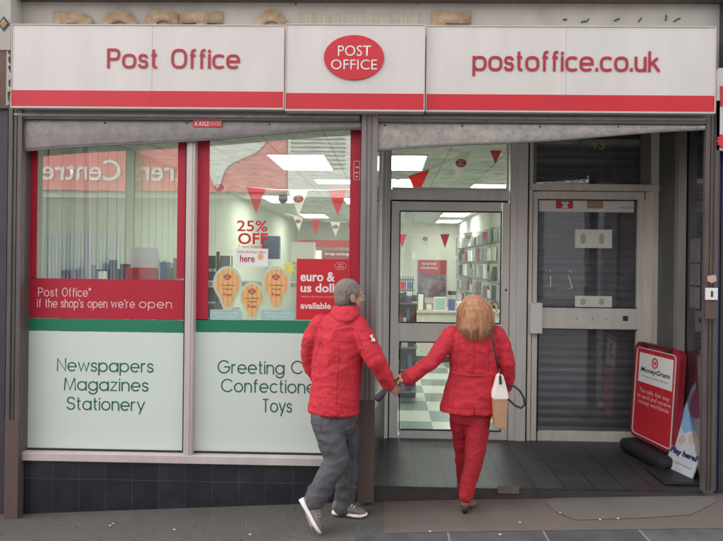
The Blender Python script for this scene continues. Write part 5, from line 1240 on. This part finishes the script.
# trousers
tb = bmesh.new()
loft(tb, [(Q(471, 404, YW_), .155, .10, yw), (Q(470.5, 414, YW_), .150, .105, yw), (Q(470.5, 422, YW_+.01), .135, .10, yw)], 28)
limb(tb, [Q(478, 420, YW_-.02), Q(477, 438, YW_-.03), Q(474, 460, YW_-.04), Q(469, 480, YW_-.05), Q(466, 495, YW_-.055)], [.086, .078, .066, .056, .052])
limb(tb, [Q(461, 420, YW_+.05), Q(462, 440, YW_+.12), Q(462.5, 455, YW_+.17), Q(463.5, 470, YW_+.24), Q(464, 482, YW_+.29)], [.082, .068, .056, .052, .050])
fused('trousers', tb, M['pants_red'], wo, .0075, 4, folds=.006, fold_size=.12, stretch=(1, 1, 1.3))
# shoes
def court(heel, d, par_, L=.215):
    heel = Vector(heel); d = Vector(d).normalized(); s = Vector((d.y, -d.x, 0)).normalized(); u = Vector((0, 0, 1)); bm = bmesh.new(); n = 18; vs = []
    for t, hw, zb, zt in ((0, .018, .045, .085), (.05, .028, .042, .095), (.22, .030, .032, .080), (.45, .032, .012, .058), (.7, .040, .002, .045), (.9, .030, .002, .032), (1, .010, .004, .018)):
        vs.append([bm.verts.new(heel+d*L*t+s*hw*math.cos(6.2832*k/n)+u*((zb+zt)/2+(zt-zb)/2*math.sin(6.2832*k/n))) for k in range(n)])
    for i in range(6):
        for k in range(n): bm.faces.new((vs[i][k], vs[i][(k+1) % n], vs[i+1][(k+1) % n], vs[i+1][k]))
    bm.faces.new(vs[0]); bm.faces.new(list(reversed(vs[-1])))
    o = obj('shoe', bm, M['shoe_brown'], par_, True)
    bm = bmesh.new(); tube(bm, [heel+d*.022+u*.0, heel+d*.022+u*.05], [.017, .026], 12); obj('heel', bm, M['black'], o, True)
p0 = Q(464, 505, YW_-.08); g0 = gz(p0.x, p0.y)+.006
court((p0.x, p0.y, g0), (.42, .85, 0), wo); q0_ = Q(463.5, 487, YW_+.26); court((q0_.x, q0_.y, .002), (.1, 1, 0), wo)
# hair: volume + many fine locks
hb = bmesh.new()
ball(hb, qw(0, -.020, .036), (.092, .100, .088), rw, 24)
loft(hb, [(Q(474, 307, YW_-.02), .098, .092, 0), (Q(474, 315, YW_-.03), .106, .088, 0), (Q(474, 322, YW_-.045), .112, .072, 0), (Q(474.5, 328, YW_-.065), .108, .052, 0), (Q(475.5, 333, YW_-.080), .080, .032, 0)], 28)
hair = fused('hair', hb, M['hair_auburn'], wo, .006, 4, folds=.006, fold_size=.035, stretch=(1, 1, .25))
rn = random.Random(5); lb_ = bmesh.new(); top = qw(0, -.03, .115)
for i in range(560):
    an = rn.uniform(-2.9, -.25); rx, ry = .100+rn.uniform(-.004, .006), .094
    pts = []; rk_ = rn.uniform(.22, .6)
    bot = rn.uniform(330, 341)-8*abs(math.cos(an))**3
    zt = top.z; zb = P(474, bot, YW_).z; jx = rn.uniform(-.016, .016)
    for k in range(8):
        t = k/7; z = zt+(zb-zt)*t
        if t < .35: g_ = math.sin(min(1, t/.35)*math.pi/2)**.8; cx_, cy_ = hcw.x, hcw.y-.02
        else: g_ = 1
        f2 = 1+.14*math.sin(min(1, max(0, (t-.2)/.6))*math.pi/1.4)-.10*max(0, t-.8)*5*rn.uniform(.2, 1)
        x = hcw.x+rx*g_*math.cos(an)*f2+jx*t*2; y = hcw.y-.02-.03*t+ry*g_*math.sin(an)*(1-.10*t)
        pts.append((x, y-.004, z))
    tube(lb_, pts, [w__*rk_ for w__ in (.003, .0055, .006, .006, .0055, .005, .0035, .001)], 5)
obj('hair_locks', lb_, M['hair_auburn'], hair, True)
# shoulder bag
bgt = T('shoulder_bag', 'cream and tan shoulder bag with black strap hanging at the woman\'s right side', 'bag', tuple(Q(500, 400, YW_-.16)))
Yb_ = YW_-.16
def slab(pts, Y, t, bev=.006):
    bm = bmesh.new(); prism(bm, ppts(pts, Y), Y, t); bmesh.ops.bevel(bm, geom=list(bm.edges), offset=bev, segments=2, affect='EDGES'); return bm
bgt.part('tan_body', slab([(493, 399.5), (508.5, 399.5), (507, 430), (494.5, 428.5)], Yb_, .075), mat('tan_leather', (.46, .27, .15), .55, var=.2, vscale=12), smooth=False)
bgt.part('cream_top', slab([(493, 400), (492.4, 396), (498.2, 375), (503.4, 375), (509, 396), (508.8, 400)], Yb_-.002, .079, .008), mat('cream_leather', (.85, .80, .72), .45))
bm = bmesh.new(); tube(bm, [Q(500.5, 377, Yb_-.006), Q(500, 372, Yb_-.01), Q(498.5, 368, Yb_-.0)], [.004, .004, .004], 8); tube(bm, [Q(500, 376, Yb_-.008), Q(500.7, 384, Yb_-.008)], [.008, .009], 8); bgt.part('clasp', bm, M['black'])
bm = bmesh.new(); tube(bm, [Q(488.5, 329, YW_+.0), Q(489.5, 327.2, YW_-.05), Q(491, 331, YW_-.105), Q(493, 341, YW_-.128), Q(495.5, 355, YW_-.133), Q(498.5, 370, Yb_+.01)], .0065, 8); bgt.part('strap', bm, M['black'], smooth=True)
bm = bmesh.new(); tube(bm, [Q(508, 385, Yb_+.03), Q(514, 386, Yb_+.01), Q(520, 391, Yb_), Q(524, 398, Yb_), Q(524.5, 405, Yb_), Q(521, 408, Yb_), Q(515, 405.5, Yb_+.01), Q(508, 399, Yb_+.03)], .0075, 8); bgt.part('handle', bm, M['black'], smooth=True)
